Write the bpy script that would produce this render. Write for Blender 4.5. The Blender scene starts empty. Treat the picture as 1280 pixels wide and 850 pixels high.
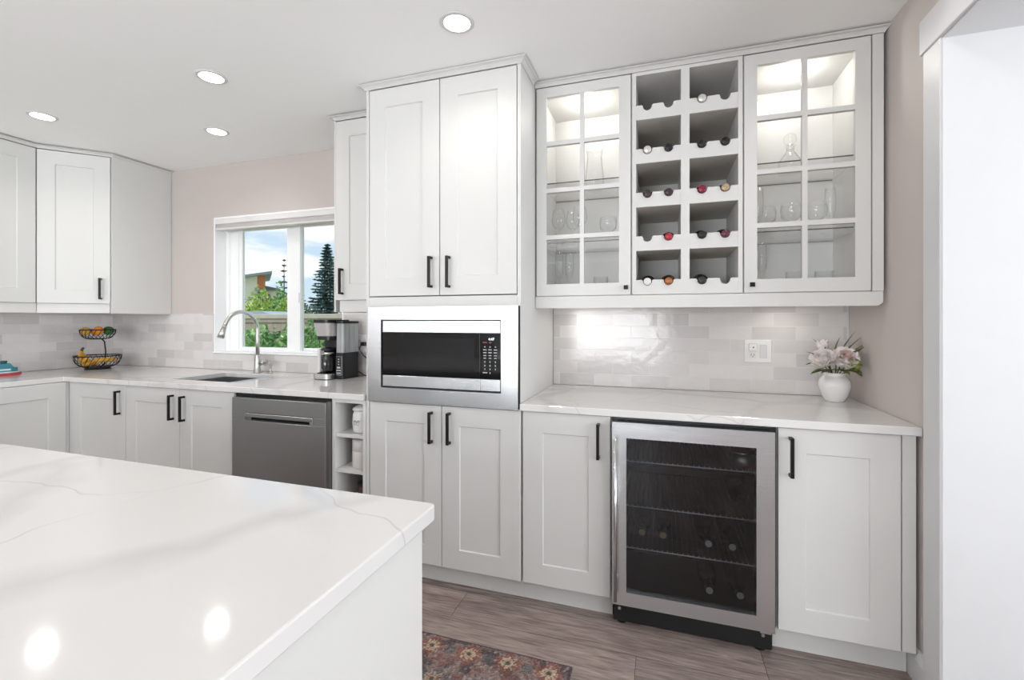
import bpy, bmesh, math, random
from mathutils import Matrix, Vector
random.seed(7)
SC = bpy.context.scene
COL = SC.collection
PI = math.pi

# ------------------------------------------------------------------ camera
FPX, YAW, HY, CAMZ = 572.5, 0.315807, 400.07, 1.27      # focal length in pixels of a 1280x850 frame
cd = bpy.data.cameras.new('camera'); cam = bpy.data.objects.new('camera', cd); COL.objects.link(cam)
cd.sensor_width = 36.0; cd.lens = 36.0 * FPX / 1280.0
cd.shift_y = -(425.0 - HY) / 1280.0
cd.clip_start = 0.02; cd.clip_end = 500
cam.location = (0, 0, CAMZ); cam.rotation_euler = (PI / 2, 0, YAW)
SC.camera = cam
SC.view_settings.view_transform = 'Standard'; SC.view_settings.look = 'None'
SC.view_settings.gamma = 1.0; SC.view_settings.use_curve_mapping = False
SC.view_settings.exposure = 0.32
cy = SC.cycles
cy.max_bounces = 10; cy.diffuse_bounces = 5; cy.glossy_bounces = 5; cy.transparent_max_bounces = 24
cy.transmission_bounces = 8; cy.caustics_reflective = False; cy.caustics_refractive = False
cy.sample_clamp_indirect = 4.0; cy.use_denoising = True

def lin(c):
    if isinstance(c, str):
        c = [int(c[i:i + 2], 16) / 255 for i in (0, 2, 4)]
    return tuple((x / 12.92 if x <= 0.04045 else ((x + 0.055) / 1.055) ** 2.4) for x in c) + (1.0,)

# ------------------------------------------------------------------ sky with clouds
W = bpy.data.worlds.new('sky'); SC.world = W; W.use_nodes = True
nt = W.node_tree; nt.nodes.clear()
def wn(t, **k):
    n = nt.nodes.new(t)
    for a, b in k.items(): setattr(n, a, b)
    return n
geo = wn('ShaderNodeTexCoord'); mp = wn('ShaderNodeMapping'); mp.inputs['Scale'].default_value = (2.2, 2.2, 8.5)
mp.inputs['Location'].default_value = (0.3, 0.2, 0.52)
nt.links.new(geo.outputs['Generated'], mp.inputs['Vector'])
nz = wn('ShaderNodeTexNoise'); nz.inputs['Scale'].default_value = 1.6; nz.inputs['Detail'].default_value = 6; nz.inputs['Roughness'].default_value = 0.52
nt.links.new(mp.outputs['Vector'], nz.inputs['Vector'])
rp = wn('ShaderNodeValToRGB'); rp.color_ramp.elements[0].position = 0.47; rp.color_ramp.elements[1].position = 0.58
nt.links.new(nz.outputs['Fac'], rp.inputs['Fac'])
sep = wn('ShaderNodeSeparateXYZ'); nt.links.new(geo.outputs['Generated'], sep.inputs['Vector'])
gr = wn('ShaderNodeValToRGB')
e = gr.color_ramp.elements; e[0].position = 0.0; e[0].color = lin('cfe2f0'); e[1].position = 0.45; e[1].color = lin('a8cdec')
nt.links.new(sep.outputs['Z'], gr.inputs['Fac'])
mx = wn('ShaderNodeMix', data_type='RGBA'); nt.links.new(rp.outputs['Color'], mx.inputs['Factor'])
nt.links.new(gr.outputs['Color'], mx.inputs['A']); mx.inputs['B'].default_value = (1, 1, 1, 1)
bg = wn('ShaderNodeBackground'); bg.inputs['Strength'].default_value = .90
nt.links.new(mx.outputs['Result'], bg.inputs['Color'])
wo = wn('ShaderNodeOutputWorld'); nt.links.new(bg.outputs['Background'], wo.inputs['Surface'])

# ------------------------------------------------------------------ sun, and daylight added at unseen windows
def light(name, kind, loc, rot, energy, color=(1, 1, 1), **k):
    d = bpy.data.lights.new(name, kind); o = bpy.data.objects.new(name, d); COL.objects.link(o)
    o.location = loc; o.rotation_euler = rot; d.energy = energy; d.color = color
    for a, b in k.items(): setattr(d, a, b)
    return o
light('sun', 'SUN', (0, 0, 30), (math.radians(48), 0, math.radians(-62)), 3.0, (1, .97, .92), angle=.03)
P_BACK, P_SIDE, P_LAMP, P_PUCK, P_IN = 140, 172, 8, .95, 1.3
light('added_rear_daylight', 'AREA', (-1.2, -3.75, 1.15), (math.radians(152), 0, 0), P_BACK, (.93, .965, 1), shape='RECTANGLE', size=2.4, size_y=2.1)  # unseen rear source, added for the fronts and tilted up to brighten the ceiling
P_LEFT = 68
light('added_left_daylight', 'AREA', (-3.4, -3.62, 1.85), (math.radians(140), 0, 0), P_LEFT, (.95, .975, 1), shape='RECTANGLE', size=1.6, size_y=.8)  # unseen source, added because the left-hand cabinets came out too dark
light('added_side_daylight', 'AREA', (4.45, -0.4, 1.3), (math.radians(122), 0, PI / 2), P_SIDE, (.90, .95, 1), shape='RECTANGLE', size=4.0, size_y=2.0)  # unseen source in the adjoining room, added to light the cabinet fronts

# ------------------------------------------------------------------ mesh helpers
WL = {}
class MB:
    def __init__(s, xf=None): s.v = []; s.f = []; s.s = []; s.m = []; s.xf = xf
    def add(s, vs, fs, smooth=False, m=0):
        n = len(s.v)
        for p in vs:
            p = Vector(p)
            s.v.append(s.xf @ p if s.xf else p)
        for f in fs: s.f.append([i + n for i in f]); s.s.append(smooth); s.m.append(m)
        return s
    def box(s, x0, x1, y0, y1, z0, z1, b=0.0, m=0):
        if b > 0: b = min(b, (x1 - x0) * .45, (y1 - y0) * .45, (z1 - z0) * .45)
        if b <= 0:
            vs = [(x, y, z) for z in (z0, z1) for y in (y0, y1) for x in (x0, x1)]
            return s.add(vs, [(0, 2, 3, 1), (4, 5, 7, 6), (0, 1, 5, 4), (2, 6, 7, 3), (0, 4, 6, 2), (1, 3, 7, 5)], m=m)
        X, Y, Z = (x0, x1), (y0, y1), (z0, z1); vs = []; ix = {}
        for i in (0, 1):
            for j in (0, 1):
                for k in (0, 1):
                    sx, sy, sz = (b if i == 0 else -b), (b if j == 0 else -b), (b if k == 0 else -b)
                    for a, p in enumerate(((X[i], Y[j] + sy, Z[k] + sz), (X[i] + sx, Y[j], Z[k] + sz), (X[i] + sx, Y[j] + sy, Z[k]))):
                        ix[i, j, k, a] = len(vs); vs.append(p)
        fs = []
        g = lambda i, j, k, a: ix[i, j, k, a]
        for i in (0, 1):
            q = [g(i, 0, 0, 0), g(i, 1, 0, 0), g(i, 1, 1, 0), g(i, 0, 1, 0)]; fs.append(q if i else q[::-1])
            q = [g(0, i, 0, 1), g(0, i, 1, 1), g(1, i, 1, 1), g(1, i, 0, 1)]; fs.append(q if i else q[::-1])
            q = [g(0, 0, i, 2), g(1, 0, i, 2), g(1, 1, i, 2), g(0, 1, i, 2)]; fs.append(q if i else q[::-1])
        for i in (0, 1):
            for j in (0, 1):
                fs.append([g(i, j, 0, 0), g(i, j, 1, 0), g(i, j, 1, 1), g(i, j, 0, 1)])
                fs.append([g(i, 0, j, 0), g(i, 1, j, 0), g(i, 1, j, 2), g(i, 0, j, 2)])
                fs.append([g(0, i, j, 1), g(1, i, j, 1), g(1, i, j, 2), g(0, i, j, 2)])
                for k in (0, 1): fs.append([g(i, j, k, 0), g(i, j, k, 1), g(i, j, k, 2)])
        return s.add(vs, fs, m=m)
    def cyl(s, p0, p1, r0, r1=None, n=24, m=0, cap=True):
        p0, p1 = Vector(p0), Vector(p1); r1 = r0 if r1 is None else r1
        d = (p1 - p0).normalized(); a = d.orthogonal().normalized(); c = d.cross(a)
        vs = []
        for p, r in ((p0, r0), (p1, r1)):
            for i in range(n):
                t = 2 * PI * i / n; vs.append(p + (a * math.cos(t) + c * math.sin(t)) * r)
        s.add(vs, [(i, (i + 1) % n, n + (i + 1) % n, n + i) for i in range(n)], True, m)
        if cap:
            if r0 > 1e-6: s.add(vs[:n], [list(range(n))[::-1]], m=m)
            if r1 > 1e-6: s.add(vs[n:], [list(range(n))], m=m)
        return s
    def lathe(s, prof, c=(0, 0, 0), n=32, axis=None, m=0, smooth=True):
        c = Vector(c); vs = []; fs = []
        R = axis or Matrix.Identity(3)
        for r, z in prof:
            for i in range(n):
                t = 2 * PI * i / n
                vs.append(c + R @ Vector((r * math.cos(t), r * math.sin(t), z)))
        for k in range(len(prof) - 1):
            for i in range(n):
                fs.append((k * n + i, k * n + (i + 1) % n, (k + 1) * n + (i + 1) % n, (k + 1) * n + i))
        return s.add(vs, fs, smooth, m)
    def tube(s, pts, r, n=12, m=0, closed=False, cap=True):
        P = [Vector(p) for p in pts]; k = len(P); rad = r if isinstance(r, (list, tuple)) else [r] * k
        T = []
        for i in range(k):
            a = P[i - 1] if (i > 0 or closed) else P[i]; b = P[(i + 1) % k] if (i < k - 1 or closed) else P[i]
            T.append((b - a).normalized())
        u = T[0].orthogonal().normalized(); vs = []; fs = []
        for i in range(k):
            u = (u - T[i] * u.dot(T[i])); u = u.normalized() if u.length > 1e-6 else T[i].orthogonal().normalized()
            w = T[i].cross(u)
            for j in range(n):
                t = 2 * PI * j / n; vs.append(P[i] + (u * math.cos(t) + w * math.sin(t)) * rad[i])
        for i in range(k if closed else k - 1):
            i2 = (i + 1) % k
            for j in range(n): fs.append((i * n + j, i * n + (j + 1) % n, i2 * n + (j + 1) % n, i2 * n + j))
        s.add(vs, fs, True, m)
        if cap and not closed:
            s.add(vs[:n], [list(range(n))[::-1]], m=m); s.add(vs[-n:], [list(range(n))], m=m)
        return s
    def prism(s, poly, axis, a, b, m=0):
        def P(u, v, w): return {'x': (w, u, v), 'y': (u, w, v), 'z': (u, v, w)}[axis]
        n = len(poly); vs = [P(u, v, a) for u, v in poly] + [P(u, v, b) for u, v in poly]
        ar = sum(poly[i][0] * poly[(i + 1) % n][1] - poly[(i + 1) % n][0] * poly[i][1] for i in range(n))
        flip = (ar < 0) != (axis == 'y')
        fs = [list(range(n))[::-1], list(range(n, 2 * n))] + [(i, (i + 1) % n, n + (i + 1) % n, n + i) for i in range(n)]
        if flip: fs = [list(f)[::-1] for f in fs]
        return s.add(vs, fs, m=m)
    def ball(s, c, rx, ry=None, rz=None, n=20, k=12, m=0, fn=None):
        ry = rx if ry is None else ry; rz = rx if rz is None else rz; c = Vector(c); vs = []; fs = []
        for i in range(k + 1):
            ph = PI * i / k
            for j in range(n):
                t = 2 * PI * j / n; d = Vector((math.sin(ph) * math.cos(t), math.sin(ph) * math.sin(t), -math.cos(ph)))
                q = fn(d) if fn else 1.0
                vs.append(c + Vector((d.x * rx, d.y * ry, d.z * rz)) * q)
        for i in range(k):
            for j in range(n): fs.append((i * n + j, i * n + (j + 1) % n, (i + 1) * n + (j + 1) % n, (i + 1) * n + j))
        return s.add(vs, fs, True, m)
    def slab(s, xs, ys, inside, z0, z1, m=0):
        nx, ny = len(xs), len(ys); ids = {}; vs = []; fs = []
        def vid(i, j, t):
            if (i, j, t) not in ids: ids[i, j, t] = len(vs); vs.append((xs[i], ys[j], z1 if t else z0))
            return ids[i, j, t]
        inn = lambda i, j: 0 <= i < nx - 1 and 0 <= j < ny - 1 and inside((xs[i] + xs[i + 1]) / 2, (ys[j] + ys[j + 1]) / 2)
        for i in range(nx - 1):
            for j in range(ny - 1):
                if not inn(i, j): continue
                fs.append((vid(i, j, 1), vid(i + 1, j, 1), vid(i + 1, j + 1, 1), vid(i, j + 1, 1)))
                fs.append((vid(i, j, 0), vid(i, j + 1, 0), vid(i + 1, j + 1, 0), vid(i + 1, j, 0)))
                for (di, dj, a, b) in ((0, -1, (i, j), (i + 1, j)), (1, 0, (i + 1, j), (i + 1, j + 1)), (0, 1, (i + 1, j + 1), (i, j + 1)), (-1, 0, (i, j + 1), (i, j))):
                    if not inn(i + di, j + dj): fs.append((vid(*a, 0), vid(*b, 0), vid(*b, 1), vid(*a, 1)))
        return s.add(vs, fs, m=m)
    def sweep(s, path, prof, m=0):
        """prof = (out, z) pairs carried along a 2-D path, out to the path's right-hand side, mitred at its corners"""
        P = [Vector((p[0], p[1])) for p in path]; k = len(P); n = len(prof); vs = []; fs = []
        for i in range(k):
            d0 = (P[i] - P[i - 1]).normalized() if i else None; d1 = (P[i + 1] - P[i]).normalized() if i < k - 1 else None
            nn = [Vector((d.y, -d.x)) for d in (d0, d1) if d is not None]
            mit = sum(nn, Vector((0, 0))).normalized(); mit = mit / max(.3, mit.dot(nn[0]))
            for o, z in prof: q = P[i] + mit * o; vs.append((q.x, q.y, z))
        for i in range(k - 1):
            for j in range(n): fs.append((i * n + j, i * n + (j + 1) % n, (i + 1) * n + (j + 1) % n, (i + 1) * n + j))
        s.add(vs, fs, m=m); s.add(vs[:n], [list(range(n))[::-1]], m=m); s.add(vs[-n:], [list(range(n))], m=m)
        return s
    def build(s, name, mat, parent=None, loc=None):
        me = bpy.data.meshes.new(name); o = bpy.data.objects.new(name, me); COL.objects.link(o)
        if parent is not None: L = WL[parent.name]
        elif loc is not None: L = Vector(loc)
        else:
            xs = [v.x for v in s.v]; ys = [v.y for v in s.v]; zs = [v.z for v in s.v]
            L = Vector(((min(xs) + max(xs)) / 2, (min(ys) + max(ys)) / 2, min(zs)))
        me.from_pydata([tuple(v - L) for v in s.v], [], s.f)
        for q in (mat if isinstance(mat, (list, tuple)) else [mat]): me.materials.append(q)
        me.polygons.foreach_set('use_smooth', s.s); me.polygons.foreach_set('material_index', s.m)
        bm = bmesh.new(); bm.from_mesh(me)
        bmesh.ops.remove_doubles(bm, verts=bm.verts, dist=1e-5); bmesh.ops.recalc_face_normals(bm, faces=bm.faces)
        bm.to_mesh(me); bm.free(); me.update()
        WL[o.name] = L.copy()
        if parent is not None: o.parent = parent
        else: o.location = L
        return o
def tag(o, label=None, cat=None, group=None, kind=None):
    for k, v in (('label', label), ('category', cat), ('group', group), ('kind', kind)):
        if v: o[k] = v
    return o
def thing(name, label, cat, loc, group=None):
    o = bpy.data.objects.new(name, None); COL.objects.link(o); o.location = loc; o.empty_display_size = .05
    WL[o.name] = Vector(loc); return tag(o, label, cat, group)
def struct(o): o['kind'] = 'structure'; return o
def copy_tree(o, loc=None, parent=None):
    c = o.copy(); COL.objects.link(c); WL[c.name] = WL[o.name].copy()
    if parent: c.parent = parent
    if loc is not None: c.location = loc; WL[c.name] = Vector(loc)
    for ch in list(o.children): copy_tree(ch, None, c)
    return c
def basis(O, U):                                  # local x along the front, local y into the cabinet, local z up
    U = Vector(U).normalized(); D = Vector((-U.y, U.x, 0))
    return Matrix(((U.x, D.x, 0, O[0]), (U.y, D.y, 0, O[1]), (0, 0, 1, O[2]), (0, 0, 0, 1)))
def text(name, body, size, mat, parent, loc, rot, extr=.0004):
    c = bpy.data.curves.new(name, 'FONT'); c.body = body; c.size = size; c.extrude = extr; c.align_x = 'CENTER'; c.align_y = 'CENTER'
    o = bpy.data.objects.new(name, c); COL.objects.link(o); c.materials.append(mat)
    me = bpy.data.meshes.new_from_object(o.evaluated_get(bpy.context.evaluated_depsgraph_get())); bpy.data.objects.remove(o)
    o = bpy.data.objects.new(name, me); COL.objects.link(o); o.parent = parent
    o.location = Vector(loc) - WL[parent.name]; o.rotation_euler = rot; return o

# ------------------------------------------------------------------ materials
class NT:
    def __init__(s, name):
        s.m = bpy.data.materials.new(name); s.m.use_nodes = True; s.t = s.m.node_tree; s.t.nodes.clear()
        s.out = s.n('ShaderNodeOutputMaterial')
    def n(s, t, ins=None, **k):
        q = s.t.nodes.new(t)
        for a, b in k.items(): setattr(q, a, b)
        for a, b in (ins or {}).items():
            if isinstance(b, bpy.types.NodeSocket): s.t.links.new(b, q.inputs[a])
            else: q.inputs[a].default_value = b
        return q
    def ramp(s, fac, stops):
        r = s.n('ShaderNodeValToRGB', {'Fac': fac}); el = r.color_ramp.elements
        while len(el) < len(stops): el.new(.5)
        for x, (p, c) in zip(el, stops): x.position = p; x.color = c if len(c) == 4 else (*c, 1)
        return r.outputs['Color']
    def math(s, op, a, b=0.0):
        q = s.n('ShaderNodeMath', operation=op)
        for i, v in enumerate((a, b)):
            if isinstance(v, bpy.types.NodeSocket): s.t.links.new(v, q.inputs[i])
            else: q.inputs[i].default_value = v
        return q.outputs[0]
    def mix(s, f, a, b, blend='MIX'):
        return s.n('ShaderNodeMix', {'Factor': f, 'A': a, 'B': b}, data_type='RGBA', blend_type=blend).outputs['Result']
    def pos(s, scale=(1, 1, 1), loc=(0, 0, 0)):
        g = s.n('ShaderNodeNewGeometry')
        return s.n('ShaderNodeMapping', {'Vector': g.outputs['Position'], 'Scale': scale, 'Location': loc}).outputs['Vector']
    def noise(s, v, scale, detail=4, rough=.5, dist=0.0):
        return s.n('ShaderNodeTexNoise', {'Vector': v, 'Scale': scale, 'Detail': detail, 'Roughness': rough, 'Distortion': dist}).outputs['Fac']
    def bump(s, h, strength=.1, dist=.01):
        return s.n('ShaderNodeBump', {'Height': h, 'Strength': strength, 'Distance': dist}).outputs['Normal']
    def bsdf(s, **k):
        q = s.n('ShaderNodeBsdfPrincipled', {a.replace('_', ' '): b for a, b in k.items()})
        s.t.links.new(q.outputs[0], s.out.inputs['Surface']); return q
def plain(name, col, rough=.5, metal=0.0, var=.03, nscale=9.0, bump=0.0, bscale=200.0, **k):
    """one colour with a faint procedural unevenness"""
    s = NT(name); c = lin(col); v = s.pos()
    f = s.noise(v, nscale, 3)
    lo = tuple(x * (1 - var) for x in c[:3]) + (1,); hi = tuple(min(1, x * (1 + var)) for x in c[:3]) + (1,)
    kk = dict(Base_Color=s.ramp(f, [(.3, lo), (.7, hi)]), Roughness=rough, Metallic=metal)
    if bump: kk['Normal'] = s.bump(s.noise(v, bscale, 2), bump, .002)
    kk.update(k); s.bsdf(**kk); return s.m
def emit(name, col, strength):
    s = NT(name); q = s.n('ShaderNodeEmission', {'Color': lin(col), 'Strength': strength}); s.t.links.new(q.outputs[0], s.out.inputs['Surface']); return s.m
def steel(name, col='d2d4d6', rough=.27, along='x', bumpy=.05):
    s = NT(name)
    sc = {'x': (3, 400, 900), 'z': (900, 400, 3)}[along]
    f = s.noise(s.pos(sc), 1.0, 3)
    w = s.noise(s.pos((2.2, 2.2, 2.2)), 1.0, 1)
    c = lin(col); c2 = tuple(x * .93 for x in c[:3]) + (1,)
    s.bsdf(Base_Color=s.mix(f, c, c2), Metallic=1.0, Roughness=s.math('MULTIPLY_ADD', f, .06) if False else rough,
           Normal=s.bump(s.math('ADD', s.math('MULTIPLY', f, bumpy), w), .25, .02)); return s.m
def clear_glass(name, tint=(.985, .99, .99, 1), ior=1.45, rough=0.0, edge=.0):
    s = NT(name)
    bk = s.n('ShaderNodeNewGeometry').outputs['Backfacing']        # same strength from either side of the surface
    fr = s.n('ShaderNodeFresnel', {'IOR': s.math('ADD', s.math('MULTIPLY', bk, 1 / ior - ior), ior)}).outputs[0]
    tr = s.n('ShaderNodeBsdfTransparent', {'Color': tint})
    if edge:
        lw = s.n('ShaderNodeLayerWeight', {'Blend': .35}).outputs['Facing']
        s.t.links.new(s.ramp(lw, [(.35, tint), (1.0, tuple(x * (1 - edge) for x in tint[:3]))]), tr.inputs['Color'])
    gl = s.n('ShaderNodeBsdfGlossy', {'Color': (1, 1, 1, 1), 'Roughness': rough})
    mx = s.n('ShaderNodeMixShader', {0: fr, 1: tr.outputs[0], 2: gl.outputs[0]})
    s.t.links.new(mx.outputs[0], s.out.inputs['Surface']); return s.m

M = {}
M['cab'] = plain('cabinet_white', 'd4d3d0', .42, var=.012, nscale=3, Specular_IOR_Level=.22)
M['cab_in'] = plain('cabinet_inside_white', 'e4e3e0', .45, var=.012)
M['rack_in'] = plain('rack_inside', 'cfc8be', .5, var=.02)
M['ceil'] = plain('ceiling_paint', 'fafaf9', .75, var=.008, bump=.02, bscale=150)
M['wall'] = plain('greige_wall_paint', 'c5bcb7', .62, var=.015, nscale=4, bump=.03, bscale=160)
M['white'] = plain('white_trim_paint', 'd4d4d5', .4, var=.01)
M['vinyl'] = plain('white_window_vinyl', 'f8f8f8', .35, var=.01)
M['black'] = plain('black_handle_metal', '1f1c1b', .42, .6, var=.1)
M['blackp'] = plain('black_plastic', '151618', .35, var=.1)
M['blackmat'] = plain('matte_black', '0a0a0b', .6, var=.1)
M['steel'] = steel('brushed_steel')
M['steelv'] = steel('brushed_steel_upright', along='z')
M['steel_dw'] = steel('dishwasher_steel', 'b6b8ba', .3)
M['sink'] = steel('sink_steel', '8f9092', .33)
M['chrome'] = plain('brushed_nickel', 'c9c7c4', .34, 1.0, var=.03)
M['silver'] = plain('silver_bar', 'd2d2d2', .16, 1.0, var=.02)
def frosted(name):
    s = NT(name); a = s.n('ShaderNodeBsdfTransparent', {'Color': (.95, .96, .97, 1)}); d = s.n('ShaderNodeBsdfPrincipled', {'Base Color': lin('eef1f3'), 'Roughness': .15})
    q = s.n('ShaderNodeMixShader', {0: s.ramp(s.noise(s.pos((60, 60, 4)), 1.0, 2), [(.3, (.3,) * 3), (.7, (.55,) * 3)]), 1: a.outputs[0], 2: d.outputs[0]}); s.t.links.new(q.outputs[0], s.out.inputs['Surface']); return s.m
M['glass'] = clear_glass('clear_glass_pane', (.985, .985, .985, 1), 1.38)
M['wglass'] = clear_glass('window_glass', (.99, .995, .995, 1), 1.2)
M['ware'] = clear_glass('glassware', (.985, .988, .988, 1), 1.5, .01, .22)
M['shelfglass'] = clear_glass('shelf_glass', (.965, .967, .965, 1), 1.45)
M['shelfedge'] = plain('shelf_glass_edge', '4a4644', .2, var=.1)
M['smoked'] = clear_glass('smoked_fridge_glass', (.70, .71, .73, 1), 1.45)
M['mwglass'] = plain('black_oven_glass', '08090a', .06, var=.2)
M['lamp'] = emit('lamp_lens', 'fffaf2', 9.0)
M['digits'] = emit('display_digits', 'e8f2ff', 2.0)
M['keys'] = plain('keypad_grey', 'a9a9a9', .5)
M['redkey'] = plain('keypad_red', '8c2530', .5)
M['ceramic'] = plain('white_ceramic', 'eceae8', .18, var=.01)
M['canister'] = plain('white_canister', 'e6e1df', .35)
M['cork'] = plain('cork_gold', 'b39a74', .5, .2)

def quartz(name):
    s = NT(name); v = s.pos((1, 1, 1))
    warp = s.n('ShaderNodeTexNoise', {'Vector': v, 'Scale': 1.7, 'Detail': 4}).outputs['Color']
    vv = s.n('ShaderNodeVectorMath', {0: v, 1: s.n('ShaderNodeVectorMath', {0: warp, 'Scale': .38}, operation='SCALE').outputs[0]}, operation='ADD').outputs[0]
    d = s.n('ShaderNodeTexVoronoi', {'Vector': vv, 'Scale': 1.45}, feature='DISTANCE_TO_EDGE').outputs['Distance']
    thin = s.ramp(d, [(0.0, (.5,) * 3), (.0045, (.0,) * 3)])
    d2 = s.n('ShaderNodeTexVoronoi', {'Vector': s.n('ShaderNodeVectorMath', {0: vv, 1: (3.1, 5.3, 0)}, operation='ADD').outputs[0], 'Scale': 1.3}, feature='DISTANCE_TO_EDGE').outputs['Distance']
    wide = s.ramp(d2, [(0.0, (.7,) * 3), (.055, (.0,) * 3)])
    patch = s.ramp(s.noise(v, 1.9, 2), [(.36, (0,) * 3), (.52, (1,) * 3)])
    thin = s.mix(1.0, thin, patch, 'MULTIPLY')
    c = s.mix(wide, lin('dbd9d7'), lin('c9c6c5')); c = s.mix(thin, c, lin('aaa5a3'))
    s.bsdf(Base_Color=c, Roughness=s.ramp(s.noise(v, 3, 2), [(.3, (.07,) * 3), (.7, (.10,) * 3)]), Specular_IOR_Level=.5)
    return s.m
M['quartz'] = quartz('white_veined_quartz')

def tiles(name):
    s = NT(name); g = s.n('ShaderNodeNewGeometry'); sp = s.n('ShaderNodeSeparateXYZ', {'Vector': g.outputs['Position']})
    nrm = s.n('ShaderNodeSeparateXYZ', {'Vector': g.outputs['Normal']})
    side = s.math('GREATER_THAN', s.math('ABSOLUTE', nrm.outputs['X']), .5)
    u = s.n('ShaderNodeMix', {0: side, 2: sp.outputs['X'], 3: sp.outputs['Y']}).outputs[0]
    vec = s.n('ShaderNodeCombineXYZ', {'X': s.math('ADD', u, 10 * .198 + .061), 'Y': s.math('ADD', sp.outputs['Z'], -.903 + .067 * 20)}).outputs[0]
    b = s.n('ShaderNodeTexBrick', {'Vector': vec, 'Color1': lin('e3dfdd'), 'Color2': lin('c5c1c0'), 'Mortar': lin('e2dfdc'), 'Scale': 1.0, 'Mortar Size': .0018, 'Mortar Smooth': .2, 'Bias': -.28, 'Brick Width': .198, 'Row Height': .067})
    b.offset = .5
    cl = s.noise(g.outputs['Position'], 14, 3)
    c = s.mix(.5, b.outputs['Color'], s.ramp(cl, [(.3, lin('dedad9')), (.7, lin('efedec'))]), 'MULTIPLY')
    c = s.mix(.35, c, b.outputs['Color'])
    h = s.math('ADD', s.math('MULTIPLY', b.outputs['Fac'], -1.2), s.math('MULTIPLY', s.noise(g.outputs['Position'], 24, 2), .55))
    s.bsdf(Base_Color=c, Roughness=.14, Normal=s.bump(h, .35, .006)); return s.m
M['tile'] = tiles('glazed_wall_tile')

def planks(name):
    s = NT(name); g = s.n('ShaderNodeNewGeometry'); sp = s.n('ShaderNodeSeparateXYZ', {'Vector': g.outputs['Position']})
    vec = s.n('ShaderNodeCombineXYZ', {'X': s.math('ADD', sp.outputs['X'], 10.62), 'Y': s.math('ADD', sp.outputs['Y'], 9.91)}).outputs[0]
    b = s.n('ShaderNodeTexBrick', {'Vector': vec, 'Color1': (0, 0, 0, 1), 'Color2': (1, 1, 1, 1), 'Mortar': (.0, .0, .0, 1), 'Scale': 1.0, 'Mortar Size': .0009, 'Brick Width': 1.22, 'Row Height': .18})
    b.offset = .37
    off = s.n('ShaderNodeVectorMath', {0: s.n('ShaderNodeCombineXYZ', {'X': b.outputs['Color'], 'Z': b.outputs['Color']}).outputs[0], 'Scale': 7.0}, operation='SCALE').outputs[0]
    p = s.n('ShaderNodeVectorMath', {0: g.outputs['Position'], 1: off}, operation='ADD').outputs[0]
    st = s.n('ShaderNodeMapping', {'Vector': p, 'Scale': (1.6, 13, 1)}).outputs[0]
    f1 = s.noise(st, 2.2, 8, .62, 1.1); f2 = s.noise(s.n('ShaderNodeMapping', {'Vector': p, 'Scale': (5, 90, 1)}).outputs[0], 2.0, 4)
    c = s.ramp(f1, [(.30, lin('544947')), (.45, lin('857470')), (.58, lin('a99790')), (.72, lin('c4b3a8'))])
    c = s.mix(.45, c, s.ramp(f2, [(.3, lin('655a58')), (.7, lin('c4b6ae'))]))
    tone = s.ramp(b.outputs['Color'], [(0, (.72, .72, .72)), (1, (1.0, .97, .95))])
    c = s.mix(1.0, c, tone, 'MULTIPLY')
    c = s.mix(b.outputs['Fac'], c, lin('2d2725'))
    s.bsdf(Base_Color=c, Roughness=.36, Normal=s.bump(f2, .15, .003)); return s.m
M['floor'] = planks('grey_brown_planks')

def leafmat(name, a, b, c=None):
    s = NT(name); g = s.n('ShaderNodeNewGeometry')
    r = g.outputs['Random Per Island']
    s.bsdf(Base_Color=s.ramp(r, [(0, lin(a)), (.6, lin(b)), (1, lin(c or b))]), Roughness=.55); return s.m

def ring(b, x0, x1, z0, z1, wl, wr, wb, wt, y0, y1, bv=.003):
    b.box(x0, x0 + wl, y0, y1, z0, z1, bv); b.box(x1 - wr, x1, y0, y1, z0, z1, bv)
    b.box(x0 + wl, x1 - wr, y0 + .001, y1, z0, z0 + wb, bv); b.box(x0 + wl, x1 - wr, y0 + .001, y1, z1 - wt, z1, bv)
# ================================================================== the room
CZ = 2.44                                     # ceiling
XL, XR, YB, YF = -4.35, 0.855, 2.60, -3.2     # left, right, back (window) and rear walls
XW = 4.0                                      # far side of the adjoining room
b = MB(); b.box(XL - .15, XW + .15, YF - .15, YB + .15, -.12, 0); struct(b.build('floor', M['floor']))
b = MB(); b.box(XL - .15, XW + .15, YF - .15, YB + .15, CZ, CZ + .12); struct(b.build('ceiling', M['ceil']))
OX0, OX1, OZ0, OZ1 = -3.227, -2.05, 1.02, 2.045       # opening of the kitchen window
b = MB()
xs = [XL - .15, OX0, OX1, XW + .15]; zs = [0, OZ0, OZ1, CZ]
b.xf = Matrix(((1, 0, 0, 0), (0, 0, 1, 0), (0, 1, 0, 0), (0, 0, 0, 1)))
b.slab(xs, zs, lambda x, z: not (OX0 < x < OX1 and OZ0 < z < OZ1), YB, YB + .15)
struct(b.build('wall_back', M['wall']))
b = MB(); b.box(XL - .15, XL, YF, YB, 0, CZ); struct(b.build('wall_left', M['wall']))
DY0, DY1, DZ = -2.7, 1.80, 2.166                      # wide cased opening in the right wall
swap = Matrix(((0, 0, 1, 0), (1, 0, 0, 0), (0, 1, 0, 0), (0, 0, 0, 1)))
b = MB(swap); b.slab([YF, DY0, DY1, YB], [0, DZ, CZ], lambda y, z: not (DY0 < y < DY1 and z < DZ), XR, XR + .25)
struct(b.build('wall_right', M['wall']))
b = MB(swap); b.slab([YF, -2.4, 1.6, YB], [0, .35, 2.35, CZ], lambda y, z: not (-2.4 < y < 1.6 and .35 < z < 2.35), XW, XW + .15); struct(b.build('wall_side', M['white']))
flat = Matrix(((1, 0, 0, 0), (0, 0, 1, 0), (0, 1, 0, 0), (0, 0, 0, 1)))
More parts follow.
